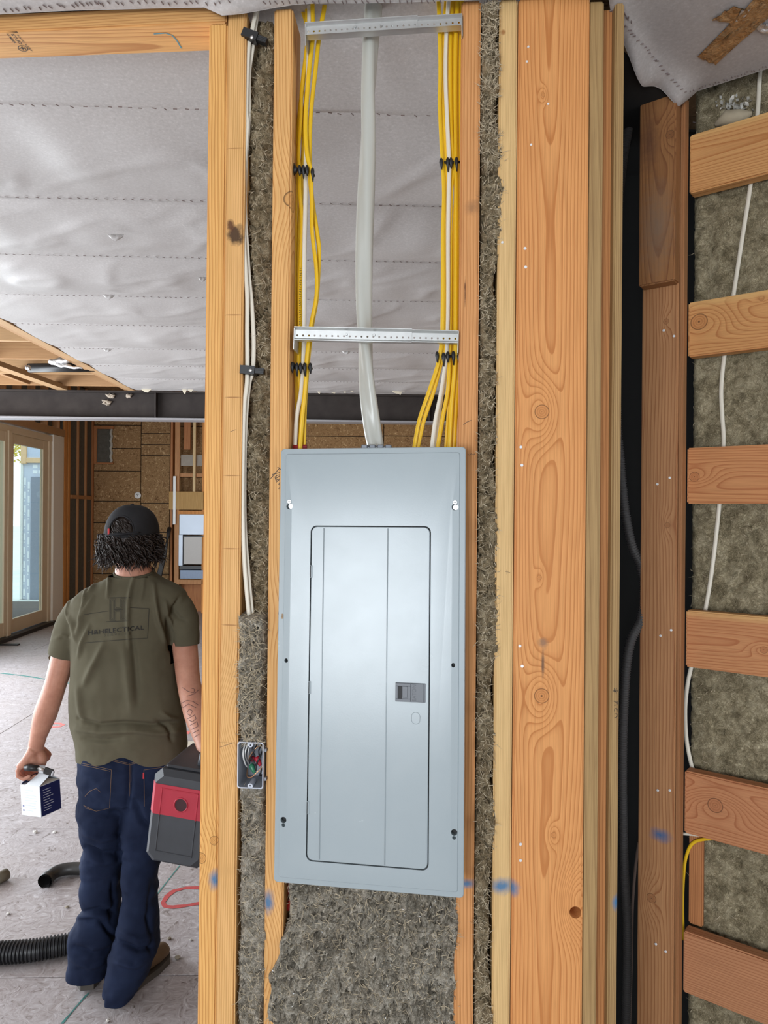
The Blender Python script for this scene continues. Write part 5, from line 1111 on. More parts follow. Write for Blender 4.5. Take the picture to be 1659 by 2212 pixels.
# ---- body (one skin)
bd = MB()
hc = m(287, 1166, .035)
ball(bd, hc, .072, .090, .098); ball(bd, hc+Vector((0, .045, -.06)), .052, .05, .058)          # skull and jaw
tube2(bd, [hc+Vector((0, .09, .01)), hc+Vector((0, .108, -.018)), hc+Vector((0, .098, -.028))], [.008, .014, .008], 8)  # nose
for s1 in (-1, 1): ball(bd, hc+Vector((s1*.077, .005, -.015)), .008, .018, .03, 8)
tube2(bd, [m(288, 1190, .01), m(288, 1220, 0), m(290, 1250, 0)], [.056, .059, .07], 18)
rows(bd, [(1610, 195, 375, .09), (1560, 190, 368, .09), (1480, 190, 356, .09), (1400, 190, 350, .09), (1330, 195, 362, .085), (1300, 205, 362, .07), (1275, 228, 348, .055), (1245, 250, 330, .05)])
rows(bd, [(1600, 205, 365, .08), (1690, 200, 362, .075), (1725, 215, 345, .065)])
tube2(bd, [m(226, 1680), m(222, 1830), m(215, 1960), m(195, 2105)], [.062, .046, .042, .034], 16); tube2(bd, [m(322, 1680), m(306, 1850, -.02), m(298, 1960, -.04), m(262, 2110, -.06)], [.062, .040, .036, .032], 16)
tube2(bd, [m(205, 1330), m(160, 1365), m(143, 1400), m(120, 1478, -.01), m(98, 1542, .015), m(83, 1590, .025), m(76, 1622, .03)], [.034, .036, .043, .0375, .0405, .029, .026], 18)
tube2(bd, [m(355, 1330), m(392, 1352), m(399, 1392), m(408, 1475, -.06), m(424, 1540, -.13), m(440, 1598, -.20), m(446, 1628, -.235)], [.034, .036, .0445, .040, .042, .030, .026], 18)
def fist(wr, kn, grip, dep, thumb_side=1, sx=1):
    """closed hand: wr wrist px, kn knuckle px, grip px centre of the thing held; four fingers spread in depth, thumb on the far side"""
    W_ = m(*wr, dep); K_ = m(*kn, dep); G_ = m(*grip, dep)
    for t1, w1 in ((-.030, .016), (-.010, .018), (.010, .018), (.030, .016)):      # palm as merging slabs
        tube2(bd, [W_+Vector((0, t1*.55, 0)), W_.lerp(K_, .5)+Vector((sx*.004, t1*.9, 0)), K_+Vector((0, t1*1.05, .004))], [.020, w1*1.08, w1*.78], 10)
    ball(bd, W_.lerp(G_, .42)+Vector((sx*.004, 0, .004)), .021, .036, .026)
    tube2(bd, [W_+Vector((sx*.008, .0, -.005)), W_.lerp(G_, .45)+Vector((sx*.028, .0, .0)), G_+Vector((sx*.022, .005, .012))], [.018, .019, .012], 10)   # heel of the hand
    for i, t1 in enumerate((-.036, -.012, .013, .036)):
        ln = (.80, .98, 1.04, .94)[i]; r = (.0080, .0090, .0094, .0090)[i]
        k0 = K_+Vector((0, t1, 0)); k1 = k0+Vector((sx*.001, t1*.05, -.030*ln)); k2 = k1+Vector((sx*.026*ln, 0, -.013*ln)); k3 = k2+Vector((sx*.024*ln, 0, .010)); 
        bd.tube([k0, k0.lerp(k1, .5), k1, k1.lerp(k2, .5), k2, k3, k3+Vector((sx*.004, 0, .006))], [r*1.15, r, r*1.06, r*.95, r*1.0, r*.85, r*.5], 10)
    a = W_+Vector((sx*.010, .030*thumb_side, -.012)); b = a+Vector((sx*.014, .022*thumb_side, -.026)); c = b+Vector((-sx*.012, .008*thumb_side, -.026)); bd.tube([a, a.lerp(b, .5), b, b.lerp(c, .6), c], [.014, .0125, .0115, .0105, .006], 10)
fist((76, 1618), (50, 1654), (72, 1668), .03)
fist((446, 1626), (434, 1650), (446, 1664), -.235)
body = remesh(bd, .0036, 'body', M_SKIN, man, 5); body['label'] = 'bare arms, neck and hands'
# ---- t-shirt
sh = MB()
rows(sh, [(1680, 174, 397, .116), (1640, 172, 399, .118), (1612, 171, 401, .121), (1585, 165, 400, .124), (1560, 157, 398, .121), (1500, 155, 387, .119), (1450, 159, 380, .121), (1400, 161, 377, .123), (1350, 160, 384, .123), (1315, 157, 397, .118), (1292, 162, 406, .106), (1276, 178, 399, .093), (1262, 203, 380, .080), (1249, 232, 352, .070), (1236, 252, 332, .066), (1215, 256, 326, .064)], 44, 2.5)
tube2(sh, [m(212, 1312), m(180, 1318), m(158, 1350), m(146, 1385), m(136, 1417), m(128, 1443)], [.050, .058, .059, .055, .0495, .049], 22)
tube2(sh, [m(352, 1312), m(382, 1312), m(396, 1336), m(399, 1362), m(399, 1392), m(400, 1422)], [.050, .056, .056, .053, .0505, .050], 22)
SF = [([(238, 1243), (237, 1262), (233, 1290)], 3.5, .008), ([(290, 1246), (284, 1270), (279, 1300), (277, 1350), (280, 1400)], 4, .009), ([(332, 1262), (336, 1300), (342, 1340), (356, 1385)], 5, .009), ([(311, 1250), (309, 1275), (303, 1300)], 4, .004),
      ([(186, 1272), (184, 1300), (172, 1340)], 4, .008), ([(150, 1300), (147, 1325), (158, 1350), (163, 1385)], 4, .007), ([(200, 1290), (178, 1335), (166, 1372)], 5, .008), ([(224, 1390), (205, 1430), (180, 1480)], 7, .008), ([(192, 1352), (176, 1390), (168, 1420)], 4, .006),
      ([(362, 1330), (366, 1370), (372, 1410)], 5, -.010), ([(372, 1310), (385, 1335), (400, 1340)], 5, -.006), ([(282, 1360), (292, 1440), (298, 1520)], 7, -.008), ([(268, 1400), (278, 1480), (284, 1540)], 9, .005), ([(375, 1430), (385, 1500), (394, 1560)], 8, .006),
      ([(170, 1552), (215, 1566), (270, 1562), (330, 1566), (392, 1556)], 5, -.010), ([(165, 1575), (220, 1582), (290, 1578), (345, 1586), (398, 1578)], 6, .009), ([(340, 1556), (362, 1570), (372, 1600)], 5, -.009), ([(180, 1596), (230, 1600), (262, 1596)], 5, -.006), ([(350, 1540), (366, 1552), (390, 1556)], 5, .007), ([(168, 1480), (172, 1520), (180, 1560)], 7, .006), ([(358, 1300), (362, 1330), (376, 1360)], 4, .006), ([(388, 1290), (378, 1310), (370, 1332)], 4, -.006), ([(120, 1380), (135, 1372), (155, 1378)], 4, .004), ([(206, 1250), (196, 1275), (184, 1296)], 4, .005)]
def shirt_fn(V, N):
    D = 1.7*folds(V, N, SF)+.0035*fbm(V*np.array([9, 9, 6]), 3, 4)+.0012*fbm(V*28, 2, 6)
    return V+N*D[:, None]
def cutaway(o, cuts):
    """open hems: cut the closed skin with planes (world point, outward normal, selector on pixel centres)"""
    bm = bmesh.new(); bm.from_mesh(o.data)
    for co_, no_, sel in cuts:
        bm.faces.ensure_lookup_table(); C = np.array([f.calc_center_median() for f in bm.faces])+np.array(MO); P_ = proj_np(C); k = sel(P_[:, 0], P_[:, 1]) if callable(sel) else (np.linalg.norm(np.cross(C-np.array(co_), np.array(no_)), axis=1) < .053) & ((C-np.array(co_)) @ np.array(no_) > -.02) & ((C-np.array(co_)) @ np.array(no_) < .06)
        fs_ = [f for f, q in zip(bm.faces, k) if q]; g = set(fs_)
        for f in fs_: g.update(f.edges); g.update(f.verts)
        bmesh.ops.bisect_plane(bm, geom=list(g), plane_co=Vector(co_)-MO, plane_no=no_, clear_outer=True, dist=1e-5)
    bm.to_mesh(o.data); bm.free(); o.data.polygons.foreach_set('use_smooth', [True]*len(o.data.polygons))
    md = o.modifiers.new('thick', 'SOLIDIFY'); md.thickness = .0022; md.offset = -1
shirt = remesh(sh, .0045, 'shirt', M_SHIRT, man, 9, shirt_fn)
def axis_(a, b): return (m(*b)-m(*a)).normalized()
cutaway(shirt, [(m(285, 1637), (0, 0, -1), lambda x, y: y > 1600), (m(136, 1416), axis_((146, 1385), (128, 1443)), 'L'), (m(399, 1391), axis_((399, 1362), (400, 1422)), 'R'), (m(290, 1234), (0, -.25, .97), lambda x, y: y < 1245)])
V = np.array([v.co for v in shirt.data.vertices])+np.array(MO); px = proj_np(V); zb = m(285, 1637).z
w_ = np.clip(1-(V[:, 2]-zb)/.09, 0, 1)*(np.abs(px[:, 0]-285) < 140); V[:, 2] += w_*(.036*np.exp(-((px[:, 0]-262)/34)**2)+.006+.0015*np.sin(px[:, 0]*.07))
shirt.data.vertices.foreach_set('co', (V-np.array(MO)).ravel()); shirt.data.update()
nk = m(290, 1240); MB().tube([nk+Vector((.066*cos(q), .066*sin(q), .016*sin(q)+.004)) for q in np.linspace(0, 2*pi, 33)], .0055, 8, ry=.009, up=(0, 0, 1)).build('collar', M_SHIRT, shirt, None, True); shirt['label'] = 'olive green work t-shirt with dark back print'
b_sh = wbvh(shirt); zS = lambda x, y: (160+x*280/1659, 1260+y*160/948)
stroke('print_frame', b_sh, [[zS(130, 400), zS(440, 355)], [zS(715, 310), zS(960, 325), zS(940, 700), zS(700, 715), zS(130, 762)], [zS(410, 492), zS(690, 480)], [zS(430, 187), zS(715, 180)]], .0016, M_PRINT, shirt, .0012, 3)
def hpoly(i):
    x0, x1, x2, x3 = 458+i, 535-i, 598+i, 668-i; y0, y1, y2, y3 = 200+i, 312+i, 362-i, 478-i
    if x1 <= x0+4: x0 = x1 = (x0+x1)/2
    return [zS(*p) for p in ((x0, y0), (x1, y0), (x1, y1), (x2, y1-4), (x2, y0-4), (x3, y0-4), (x3, y3-12), (x2, y3-12), (x2, y2-4), (x1, y2), (x1, y3), (x0, y3), (x0, y0))]
stroke('print_emblem', b_sh, [hpoly(0), hpoly(14), hpoly(27)], .0011, M_PRINT, shirt, .0012, 1.5)
vs, fs = text_mesh('H&HELECTICAL', .018, 1.05); L = max(p.x for p in vs)-min(p.x for p in vs)
decal('print_name', b_sh, vs, fs, lambda x, y: zS(535+x/L*715, 602-x/L*70-y*78), M_PRINT, shirt, .0013)
vs, fs = text_mesh('SERVICES', .0, 1.5); L = max(p.x for p in vs)-min(p.x for p in vs)
decal('print_subtitle', b_sh, vs, fs, lambda x, y: zS(552+x/L*330, 655-x/L*22-y*46), M_PRINT2, shirt, .0013)
# ---- jeans
je = MB()
rows(je, [(1596, 180, 391, .108), (1640, 174, 394, .116), (1690, 173, 390, .120), (1722, 176, 382, .108), (1745, 205, 352, .060)], 40)
rows(je, [(1670, 178, 284, .106), (1720, 174, 280, .106), (1780, 174, 272, .096), (1825, 186, 267, .078), (1862, 178, 265, .080), (1960, 178, 258, .074), (1988, 166, 256, .078), (2003, 154, 254, .080, -.01), (2050, 155, 245, .076), (2100, 153, 236, .074), (2128, 152, 232, .072), (2160, 152, 230, .072)], 30)
rows(je, [(1670, 272, 386, .106), (1720, 268, 382, .106), (1780, 268, 368, .096, -.01), (1850, 266, 345, .080, -.02), (1905, 266, 340, .076, -.03), (1960, 263, 337, .074, -.04), (2003, 257, 340, .078, -.05), (2045, 248, 342, .080, -.06), (2090, 234, 322, .078, -.07), (2130, 226, 300, .072, -.075), (2165, 224, 286, .068, -.078), (2195, 224, 284, .066, -.078)], 30)
JFO = [([(185, 1832), (220, 1846), (262, 1842)], 6, -.012), ([(182, 1800), (222, 1812), (262, 1806)], 7, .008), ([(195, 1858), (225, 1866), (256, 1858)], 6, .007), ([(158, 1982), (200, 1975), (240, 1985)], 7, .010), ([(178, 1972), (215, 1964), (250, 1972)], 5, -.010), ([(165, 2045), (200, 2060), (240, 2050)], 7, -.010), ([(160, 2075), (195, 2090), (225, 2080)], 7, .007), ([(214, 1990), (235, 2012), (250, 2030)], 5, -.012), ([(262, 2035), (300, 2052), (335, 2045)], 6, -.012), ([(262, 2010), (300, 2030), (330, 2020)], 7, .007), ([(250, 2075), (290, 2085), (310, 2075)], 6, .008),
       ([(279, 1620), (279, 1700), (272, 1760)], 6, -.007), ([(328, 1900), (325, 1960), (320, 2000)], 6, -.006), ([(318, 1980), (330, 2030), (326, 2060)], 5, -.008), ([(243, 1905), (250, 1950), (240, 1990)], 6, -.010), ([(290, 1730), (310, 1775), (330, 1790)], 7, -.007), ([(200, 1752), (235, 1762), (262, 1750)], 8, -.006)]
def jean_fn(V, N):
    D = 1.7*folds(V, N, JFO)+.008*fbm(V*np.array([7, 7, 17]), 3, 14)+.0018*fbm(V*30, 2, 16); return V+N*D[:, None]
jeans = remesh(je, .0046, 'jeans', M_JEAN, man, 9, jean_fn); cutaway(jeans, [((0, YM, .062), (0, .05, -1), lambda x, y: (y > 2060) & (x < 224)), ((0, YM, .048), (0, .12, -1), lambda x, y: (y > 2060) & (x >= 224))]); jeans['label'] = 'baggy dark blue jeans'
b_je = wbvh(jeans)
stroke('stitching', b_je, [[(200, 1628), (240, 1640), (279, 1649), (310, 1642), (340, 1630)], [(200, 1631), (240, 1643), (279, 1652), (310, 1645), (340, 1633)], [(280, 1650), (280, 1720)], [(283, 1650), (283, 1715)], [(176, 1648), (241, 1663), (237, 1745), (208, 1752), (181, 1740)], [(176, 1652), (238, 1666)], [(184, 1720), (194, 1709), (208, 1703), (218, 1711)], [(184, 1745), (194, 1748), (208, 1752)], [(312, 1742), (311, 1663), (362, 1656)], [(326, 1652), (345, 1648), (372, 1642)]], .0013, M_STITCH, jeans, .0012, 3)
stroke('pocket_tab', b_je, [[(310, 1669), (310, 1682)]], .005, plain('red_tab', (.5, .03, .04), .7), jeans, .002, 3)
stroke('belt_loop', b_je, [[(279.5, 1616), (280, 1634)]], .012, M_JEAN, jeans, .004, 3)
stroke('tattoo', wbvh(body), [[(x*.3014, 1050+y*.3014) for x, y in ln] for ln in ([(1308, 1444), (1345, 1470), (1390, 1484), (1392, 1455), (1372, 1450)], [(1340, 1506), (1390, 1492), (1422, 1462)], [(1295, 1560), (1340, 1536), (1385, 1545), (1425, 1572)], [(1296, 1545), (1310, 1590), (1350, 1562), (1405, 1590)], [(1340, 1625), (1355, 1598), (1380, 1612), (1364, 1645), (1342, 1632)], [(1345, 1668), (1396, 1640), (1405, 1668), (1378, 1690), (1352, 1676)], [(1362, 1715), (1412, 1688), (1420, 1722)], [(1372, 1745), (1420, 1722)], [(1380, 1772), (1424, 1748)], [(1392, 1800), (1428, 1778)])], .0016, plain('tattoo_ink', (.10, .055, .055), .7), body, .0008, 2)
# ---- boots
M_BOOT = plain('tan_boot_leather', (.135, .085, .045), .7, var=.3, vs=25, bump=.2, bs=120); M_SOLE = plain('dusty_sole', (.075, .066, .058), .85, var=.25)
def boot(heel, toe, zlift, label):
    h = PZ(*heel, 0); tt = PZ(*toe, 0); d = (tt-h); d.z = 0; L = .292; d.normalize(); s = Vector((-d.y, d.x, 0)); up = Vector((0, 0, 1))
    prof = [(0, .030, .060, 0), (.03, .036, .085, 0), (.08, .038, .105, 0), (.12, .038, .108, 0), (.17, .044, .082, 0), (.22, .049, .062, 0), (.262, .043, .052, 0), (.285, .028, .042, 0), (.292, .012, .032, 0)]
    R = []
    for x, w, hh, _ in prof:
        c = h+d*x+up*(.018+zlift*(1-x/L)); R.append([c+s*(w*cos(q)*(1-.18*max(0, sin(q))))+up*(hh*.5+hh*.5*sin(q)) for q in [2*pi*k/18 for k in range(18)]])
    o = MB().loft(R).build('boot', M_BOOT, man, None, True); o['label'] = label
    MB().loft([[h+d*x+s*yy+up*(z+zlift*(1-x/L)) for x, yy in ((-.004, -.022), (.0, .022), (.04, .041), (.12, .040), (.2, .051), (.262, .046), (.290, .024), (.298, 0), (.290, -.024), (.262, -.046), (.2, -.051), (.12, -.040), (.04, -.041))] for z in (0, .012, .024)]).build('sole', M_SOLE, o, None)
    mb = MB()
    for k in range(4):
        x = .15+k*.022; c = h+d*x+up*(.018+.098-.012*k+zlift*(1-x/L)); mb.tube([c-s*.026-up*.012, c, c+s*.026-up*.012], .0022, 6)
    mb.build('laces', plain('boot_lace', (.06, .04, .03), .8), o, None, True)
    return o
boot((236, 2172), (352, 2070), 0, 'dusty brown boot, the planted right one'); boot((188, 2146), (205, 2060), .012, 'dusty grey brown boot, the left one')
# ---- cap
cc = m(285, 1158, .03); ca, cb, ch = .0905, .108, .110
na, nb = 56, 20; V = []; F_ = []
for i in range(nb+1):
    f = (pi/2)*i/nb
    for k in range(na):
        q = 2*pi*k/na; rr_ = cos(f)**.78 if f < pi/2-1e-6 else 0.0; z = ch*sin(f)**.92
        x = ca*rr_*cos(q); y = cb*rr_*sin(q); V.append(cc+Vector((x, y, z+(x*.10)*(1-i/nb)-.004*(1-i/nb))))
def inarch(p):
    return p.y < cc.y-.02 and ((p.x-cc.x+.003)/.044)**2+((p.z-cc.z-.012)/.060)**2 < 1 and p.z > cc.z+.012
for i in range(nb):
    for k in range(na):
        f = (i*na+k, i*na+(k+1) % na, (i+1)*na+(k+1) % na, (i+1)*na+k); c = sum((V[j] for j in f), Vector())/4
        if not inarch(c): F_.append(f)
mb = MB(); mb.add(V, F_); cap = mb.build('cap', M_CAP, man, None, True); cap['label'] = 'black cap with an arched back opening'
sd = cap.modifiers.new('thick', 'SOLIDIFY'); sd.thickness = .003; sd.offset = 1
arc = [Vector((cc.x-.003+.045*cos(a), 0, cc.z+.012+.061*sin(a))) for a in np.linspace(0, pi, 22)]
def on_cap(p):
    zz_ = min(.98, max(0.0, (p.z-cc.z)/ch)); f = math.asin(zz_**(1/.92)); rr_ = cos(f)**.78; x = (p.x-cc.x)/(ca*rr_+1e-6); x = max(-.99, min(.99, x)); return Vector((p.x, cc.y-cb*rr_*sqrt(1-x*x)-.002, p.z))
MB().tube([on_cap(p) for p in arc], .0028, 6).build('opening_binding', M_CAP, cap, None, True)
MB().tube([on_cap(Vector((cc.x+x_, 0, cc.z+.010+x_*.1))) for x_ in np.linspace(-.055, .055, 16)], .0035, 6, ry=.011, up=(0, 1, 0)).build('strap', M_CAP, cap, None, True)
p = on_cap(Vector((cc.x-.047, 0, cc.z+.018))); MB().bbox((p.x-.003, p.y-.003, p.z-.011), (p.x+.003, p.y+.001, p.z+.011), .001).build('red_tag', plain('red_tag', (.6, .05, .06), .7), cap, None)
MB().tube([(cc.x, cc.y, cc.z+ch+.001), (cc.x, cc.y, cc.z+ch+.006)], [.008, .005], 12).build('button', M_CAP, cap, None, True)
R = [[cc+Vector((.085*cos(a)*(1-.12*r_), cb*.85+.075*r_*sin(a)-.01, .004-.022*r_*abs(cos(a))+z)) for a in np.linspace(0, pi, 14)] for r_, z in ((.0, 0), (1, 0), (1, -.003), (0, -.003))]
MB().loft(R, False, False).build('brim', M_CAP, cap, None, True)
# ---- hair
mb = MB(); hb = m(285, 1172, .03)
mb.loft([[hb+Vector((rx*cos(q), ry*sin(q), z)) for q in [2*pi*k/26 for k in range(26)]] for rx, ry, z in ((.02, .03, .122), (.056, .070, .112), (.076, .094, .080), (.084, .101, .050), (.090, .108, .02), (.092, .106, -.012), (.086, .098, -.036), (.070, .084, -.052), (.05, .06, -.058))])
me = mb.mesh('hair'); V = np.array([v.co for v in me.vertices]); rg = np.random.RandomState(11)
hm = MB(); hm.add(mb.v, mb.f)
front_cut = hb.y+.045
for i in range(1000):
    a = rg.uniform(-pi*.02, pi*1.02)+pi; a = a if rg.rand() > .15 else rg.uniform(0, 2*pi); z = rg.uniform(-.046, .034); 
    if i > 930: a = -pi/2+rg.uniform(-.38, .38); z = rg.uniform(.045, .085)
    if sin(a) > .45: continue
    zf = 1.0 if z < .04 else .93; base = hb+Vector((.084*zf*cos(a), .098*zf*sin(a), z)); out = Vector((cos(a), sin(a), 0)); sidef = abs(cos(a))
    ln = rg.uniform(.035, .075)*(1.0 if z < 0 else .9); flare = (rg.uniform(.05, .45) if z < .04 else .02)+.5*sidef**3*(1 if rg.rand() > .5 else .2); drop = Vector((rg.normal()*.25, rg.normal()*.25, -1))
    r0 = rg.uniform(.005, .0115); ph = rg.uniform(0, 6.28); tn = rg.uniform(.9, 1.7); side = out.cross(Vector((0, 0, 1)))
    pts = []
    for k in range(15):
        s_ = k/14; c = base+out*(.004+flare*ln*(s_-.35*s_*s_))+drop*ln*(.25*s_+.75*s_*s_)*(1-.55*flare)
        pts.append(c+(side*cos(ph+6.28*tn*s_)+out*sin(ph+6.28*tn*s_)*.8+Vector((0, 0, .5))*sin(ph+6.28*tn*s_))*r0*s_**.5)
    rr0 = rg.uniform(.0010, .0023); hm.tube(pts, [rr0*(.7+.6*sin(pi*min(1, (k+1)/15)))*(1 if k < 12 else (15-k)/4) for k in range(15)], 5)
hair = hm.build('hair', M_HAIR, man, None, True, recalc=False); hair['label'] = 'dark brown curly hair below the cap'
for s1 in (-1, 1):
    mb = MB(); ball(mb, hc+Vector((s1*.03, .084, .005)), .011, .011, .011, 10); mb.build('eye', M_WHITE, man, None, True)

# ================================================================== what he carries
# keys / tool handle in the left fist
kt = E('key_holder', Matrix.Translation(m(75, 1664, .03)), 'black key holder with grey tag held in the left fist', 'keys')
c0 = m(66, 1661, -.012); MB().tube([c0+Vector((-.018, .0, .004)), c0+Vector((.0, -.004, .006)), c0+Vector((.03, -.006, .004))], [.010, .0125, .010], 10).build('grip', M_BLACK, kt, None, True)
p0, p1 = m(86, 1661, -.02), m(116, 1672, -.02); d = (p1-p0).normalized()
MB().tube([p0-d*.012, p0, p0.lerp(p1, .3)], [.004, .008, .007], 8, ry=.005).build('clasp', M_SCREW, kt, None, True)
mb = MB(); q = Vector((-d.z, 0, d.x)); mb.add([p0.lerp(p1, .3)+q*.011, p0.lerp(p1, .88)+q*.011, p0.lerp(p1, .88)-q*.011, p0.lerp(p1, .3)-q*.011]+[x+Vector((0, .008, 0)) for x in (p0.lerp(p1, .3)+q*.011, p0.lerp(p1, .88)+q*.011, p0.lerp(p1, .88)-q*.011, p0.lerp(p1, .3)-q*.011)], [(0, 1, 2, 3), (7, 6, 5, 4), (0, 4, 5, 1), (1, 5, 6, 2), (2, 6, 7, 3), (3, 7, 4, 0)]); mb.build('fob', plain('fob_black', (.02, .02, .02), .4), kt, None)
MB().tube([p0.lerp(p1, .86), p1], .010, 8, ry=.004, up=(0, 1, 0)).build('tag', plain('grey_tag', (.42, .42, .44), .4), kt, None, True)
# carton
BXM = Matrix.Translation(PY(89, 1766, 2.47)) @ Matrix.Rotation(radians(-25), 4, 'Z') @ Matrix.Rotation(radians(-5.5), 4, 'Y')
bw_, bd_, bh = .098, .085, .106
bx = E('carton', BXM, 'small white and navy carton hanging from the left hand', 'carton'); M_CW = plain('white_card', (.74, .78, .82), .5, var=.04); M_NAVY = plain('navy_card', (.012, .016, .085), .45); M_KRAFT = plain('card_inside', (.62, .56, .48), .8)
MB().bbox((-bw_, 0, 0), (0, bd_, bh), .001).build('box_body', M_CW, bx, BXM)
MB().bbox((.0002, .0015, .0015), (.0012, bd_-.0015, bh-.0015), .0002).build('side_print', M_NAVY, bx, BXM)
def flap(name, mat, pts, th=.0008):
    P = [Vector(p) for p in pts]; n = (P[1]-P[0]).cross(P[2]-P[0]).normalized()*th; mb = MB(); k = len(P); mb.add(P+[p+n for p in P], [tuple(range(k)), tuple(range(2*k-1, k-1, -1))]+[(i, (i+1) % k, k+(i+1) % k, k+i) for i in range(k)]); return mb.build(name, mat, bx, BXM)
flap('front_flap', M_CW, [(-bw_*.72, 0, bh), (0, 0, bh), (.006, .04, bh+.028), (-bw_*.5, .04, bh+.030)]); flap('back_flap', M_CW, [(-bw_*.85, bd_, bh), (0, bd_, bh), (-.01, .045, bh+.032), (-bw_*.6, .045, bh+.034)]); flap('side_flap', M_KRAFT, [(0, 0.004, bh), (0, bd_-.004, bh), (-.03, bd_*.6, bh+.010), (-.03, bd_*.35, bh+.010)]); flap('open_flap', M_NAVY, [(-bw_, .004, bh), (-bw_, bd_-.004, bh), (-bw_+.022, bd_-.01, bh+.026), (-bw_+.022, .012, bh+.026)])
flap('handle', M_CW, [(-bw_*.55, .042, bh+.026), (-.012, .042, bh+.026), (-.02, .044, bh+.058), (-bw_*.5, .044, bh+.058)])
mb = MB(); mb2 = MB()
for k in range(9):
    z = .088-k*.0088; mb.box((.0013, .012, z), (.0016, .012+random.uniform(.025, .055), z+.0018))
    mb2.box((-bw_+.022, -.0006, z), (-bw_+.022+random.uniform(.03, .06), -.0002, z+.0016))
mb.build('side_text', plain('card_text_white', (.55, .56, .62), .6), bx, BXM)['kind'] = 'stuff'; mb2.build('front_text', plain('card_text_grey', (.55, .62, .72), .6), bx, BXM)['kind'] = 'stuff'
for z in (.018, .033): MB().disc((-bw_+.012, -.0001, z), (0, -1, 0), .004, .0005, 7).build('printed_icon', plain('card_icon', (.14, .16, .34), .6), bx, BXM)
# tool case
CSM = Matrix.Translation(PY(308, 1862, 2.12)) @ Matrix.Rotation(radians(-7), 4, 'Z') @ Matrix.Rotation(radians(6.2), 4, 'Y') @ Matrix.Scale(2.12/2.36, 4)
cs = E('tool_case', CSM, 'charcoal hard tool case with a red band carried in the right hand', 'tool case'); M_CASE = plain('charcoal_case_plastic', (.040, .044, .052), .5, var=.22, vs=18, bump=.15, bs=300); M_CRED = plain('red_case_plastic', (.42, .022, .045), .42, var=.12, vs=20)
cw, chh, cd = .205, .312, .31
def octo(i, y, z0=0.0, z1=None, c=.024):
    z1 = chh if z1 is None else z1; return [(c+i, y, z0+i), (cw-c-i, y, z0+i), (cw-i, y, z0+c+i), (cw-i, y, z1-c-i), (cw-c-i, y, z1-i), (c+i, y, z1-i), (i, y, z1-c-i), (i, y, z0+c+i)]
MB().loft([octo(.016, 0), octo(.0, .022), octo(0, cd-.03), octo(.016, cd)]).build('shell', M_CASE, cs, CSM)
rz0, rz1 = .168, .268
def band(i, y): return [(i, y, rz0), (cw-i, y, rz0), (cw-i, y, rz1), (i, y, rz1)]
MB().loft([band(.0155, -.0015), band(-.0012, .0215), band(-.0012, cd-.03), band(.0155, cd+.0015)]).build('red_band', M_CRED, cs, CSM)
mb = MB(); fx0, fx1, fz0, fz1 = .040, .165, .045, .255
for a, b in (((fx0, fz0), (fx0, rz0)), ((fx1, fz0), (fx1, rz0)), ((fx0, fz0), (fx1, fz0))): mb.bbox((a[0]-.002, -.0022, a[1]-.002), (b[0]+.002, .004, b[1]+.002), .001)
mb.build('panel_rib', M_CASE, cs, CSM)
mb = MB()
for a, b in (((fx0, rz0), (fx0, fz1)), ((fx1, rz0), (fx1, fz1)), ((fx0, fz1), (fx1, fz1))): mb.bbox((a[0]-.002, -.0034, a[1]-.002), (b[0]+.002, .004, b[1]+.002), .001)
mb.build('panel_rib', M_CRED, cs, CSM)
hx, hz_ = .110, .210; n = 22
ring = lambda r, y: [(hx+r*cos(2*pi*k/n), y, hz_+r*sin(2*pi*k/n)) for k in range(n)]
MB().loft([ring(.0255, -.0016), ring(.0245, -.0042), ring(.0215, -.0042), ring(.0205, -.0017)], False).build('hole_rim', M_CRED, cs, CSM, True); MB().disc((hx, -.0016, hz_), (0, -1, 0), .0208, .0002, 20).build('hole', plain('dark_red_hole', (.035, .003, .006), .5), cs, CSM)
MB().tube([(cw*.66, .07, chh-.004), (cw*.66, .08, chh+.04), (cw*.66, .15, chh+.045), (cw*.66, .22, chh+.04), (cw*.66, .23, chh-.004)], .011, 10).build('handle', M_CASE, cs, CSM, True)
MB().bbox((.03, .03, chh-.002), (cw-.03, cd-.05, chh+.010), .006).build('lid_ridge', M_CASE, cs, CSM)

# ================================================================== things on the far floor
hp = [PZ(x, y, .04) for x, y in ((-90, 2062), (0, 2058), (60, 2054), (110, 2046), (160, 2036), (200, 2022), (230, 2000))]
corrugated('vacuum_hose', spline(hp, 14), .0405, .0335, .0125, plain('black_ribbed_hose', (.02, .021, .024), .4), 'black ribbed vacuum hose lying on the floor by the boots', 'hose', 18)
pp = [PZ(x, y, .03) for x, y in ((97, 1904), (108, 1892), (124, 1882), (146, 1877), (168, 1876), (205, 1878))]
tb = MB(); P = spline(pp, 6); tb.tube(P, .0275, 18, cap=False); tb.tube(P, .0235, 18, cap=False); d = (P[0]-P[1]).normalized(); tb.tube([P[0]+d*.0, P[0]-d*.03, P[0]-d*.034], [.032, .032, .0285], 18, cap=False)
hz = tb.build('suction_pipe', plain('black_pipe', (.035, .034, .033), .4), None, None, True, recalc=False); tag(hz, 'curved black suction pipe end lying behind the legs', 'pipe')
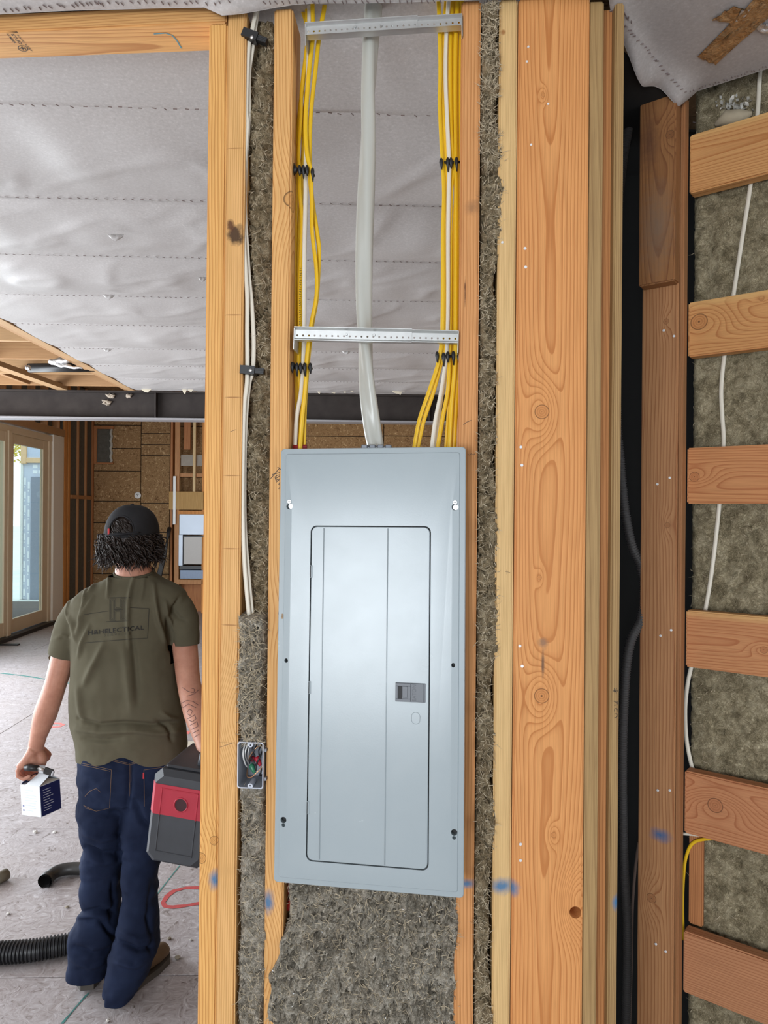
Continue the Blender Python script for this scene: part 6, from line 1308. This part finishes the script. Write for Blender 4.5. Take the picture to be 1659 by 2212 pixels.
tb = MB().tube([PZ(-70, 1915, .026), PZ(-5, 1898, .026), PZ(14, 1888, .026)], [.024, .026, .026], 14); tb.build('cardboard_tube', plain('worn_tube', (.16, .14, .10), .7), None, None, True); tag(COL.objects[-1], 'worn tube end lying on the floor at the left edge', 'tube')
for k, (y0, y1) in enumerate(((1612, 1625), (1634, 1648))):
    a = PZ(405, (y0+y1)/2, .0); MB().bbox((a.x-.02, a.y-.07, .001), (a.x+1.3, a.y+.07, .035), .003).build('loose_board', plain('pale_board', (.62, .56, .46), .7, var=.15), None); tag(COL.objects[-1], ['farther loose pale board on the floor behind the worker', 'nearer loose pale board on the floor behind the worker'][k], 'board', 'loose boards')
a = PZ(10, 1378, 0); MB().bbox((a.x-.9, a.y-.1, .001), (a.x+.15, a.y+.1, .03), .003).build('floor_shim', M_STUDW[2], None); tag(COL.objects[-1], 'offcut of fir board lying by the sliding door', 'offcut')
a = PZ(20, 1394, 0); MB().bbox((a.x-.9, a.y-.03, .001), (a.x+.12, a.y+.03, .02), .003, M=None).build('metal_strip', M_BLACK, None); tag(COL.objects[-1], 'dark metal strip lying by the sliding door', 'strip')
for k, (x, y, r) in enumerate(((383, 2068, .012), (366, 2027, .008), (145, 1959, .008), (76, 1797, .012), (118, 1797, .010), (233, 2204, .007), (18, 1973, .008), (412, 2030, .006))):
    c = PZ(x, y, r*.5); mb = MB(); rg = np.random.RandomState(k)
    mb.loft([[c+Vector((r*sin(f)*cos(q)*rg.uniform(.7, 1.4), r*sin(f)*sin(q)*rg.uniform(.7, 1.4), r*.6*cos(f)*rg.uniform(.6, 1.2))) for q in [2*pi*j/7 for j in range(7)]] for f in (.25, .8, 1.4, 2.0, 2.7)])
    mb.build('debris_chip', plain('chip', (.30, .26, .20) if k < 3 else (.62, .60, .57), .9), None); tag(COL.objects[-1], ['brown clump of debris right of the boots', 'small brown chip right of the knees', 'dark chip left of the legs', 'pale chip left of the knees', 'second pale chip left of the knees', 'white crumb below the boots', 'brown chip near the left edge', 'tiny chip beside the stud foot'][k], 'debris', 'floor debris')
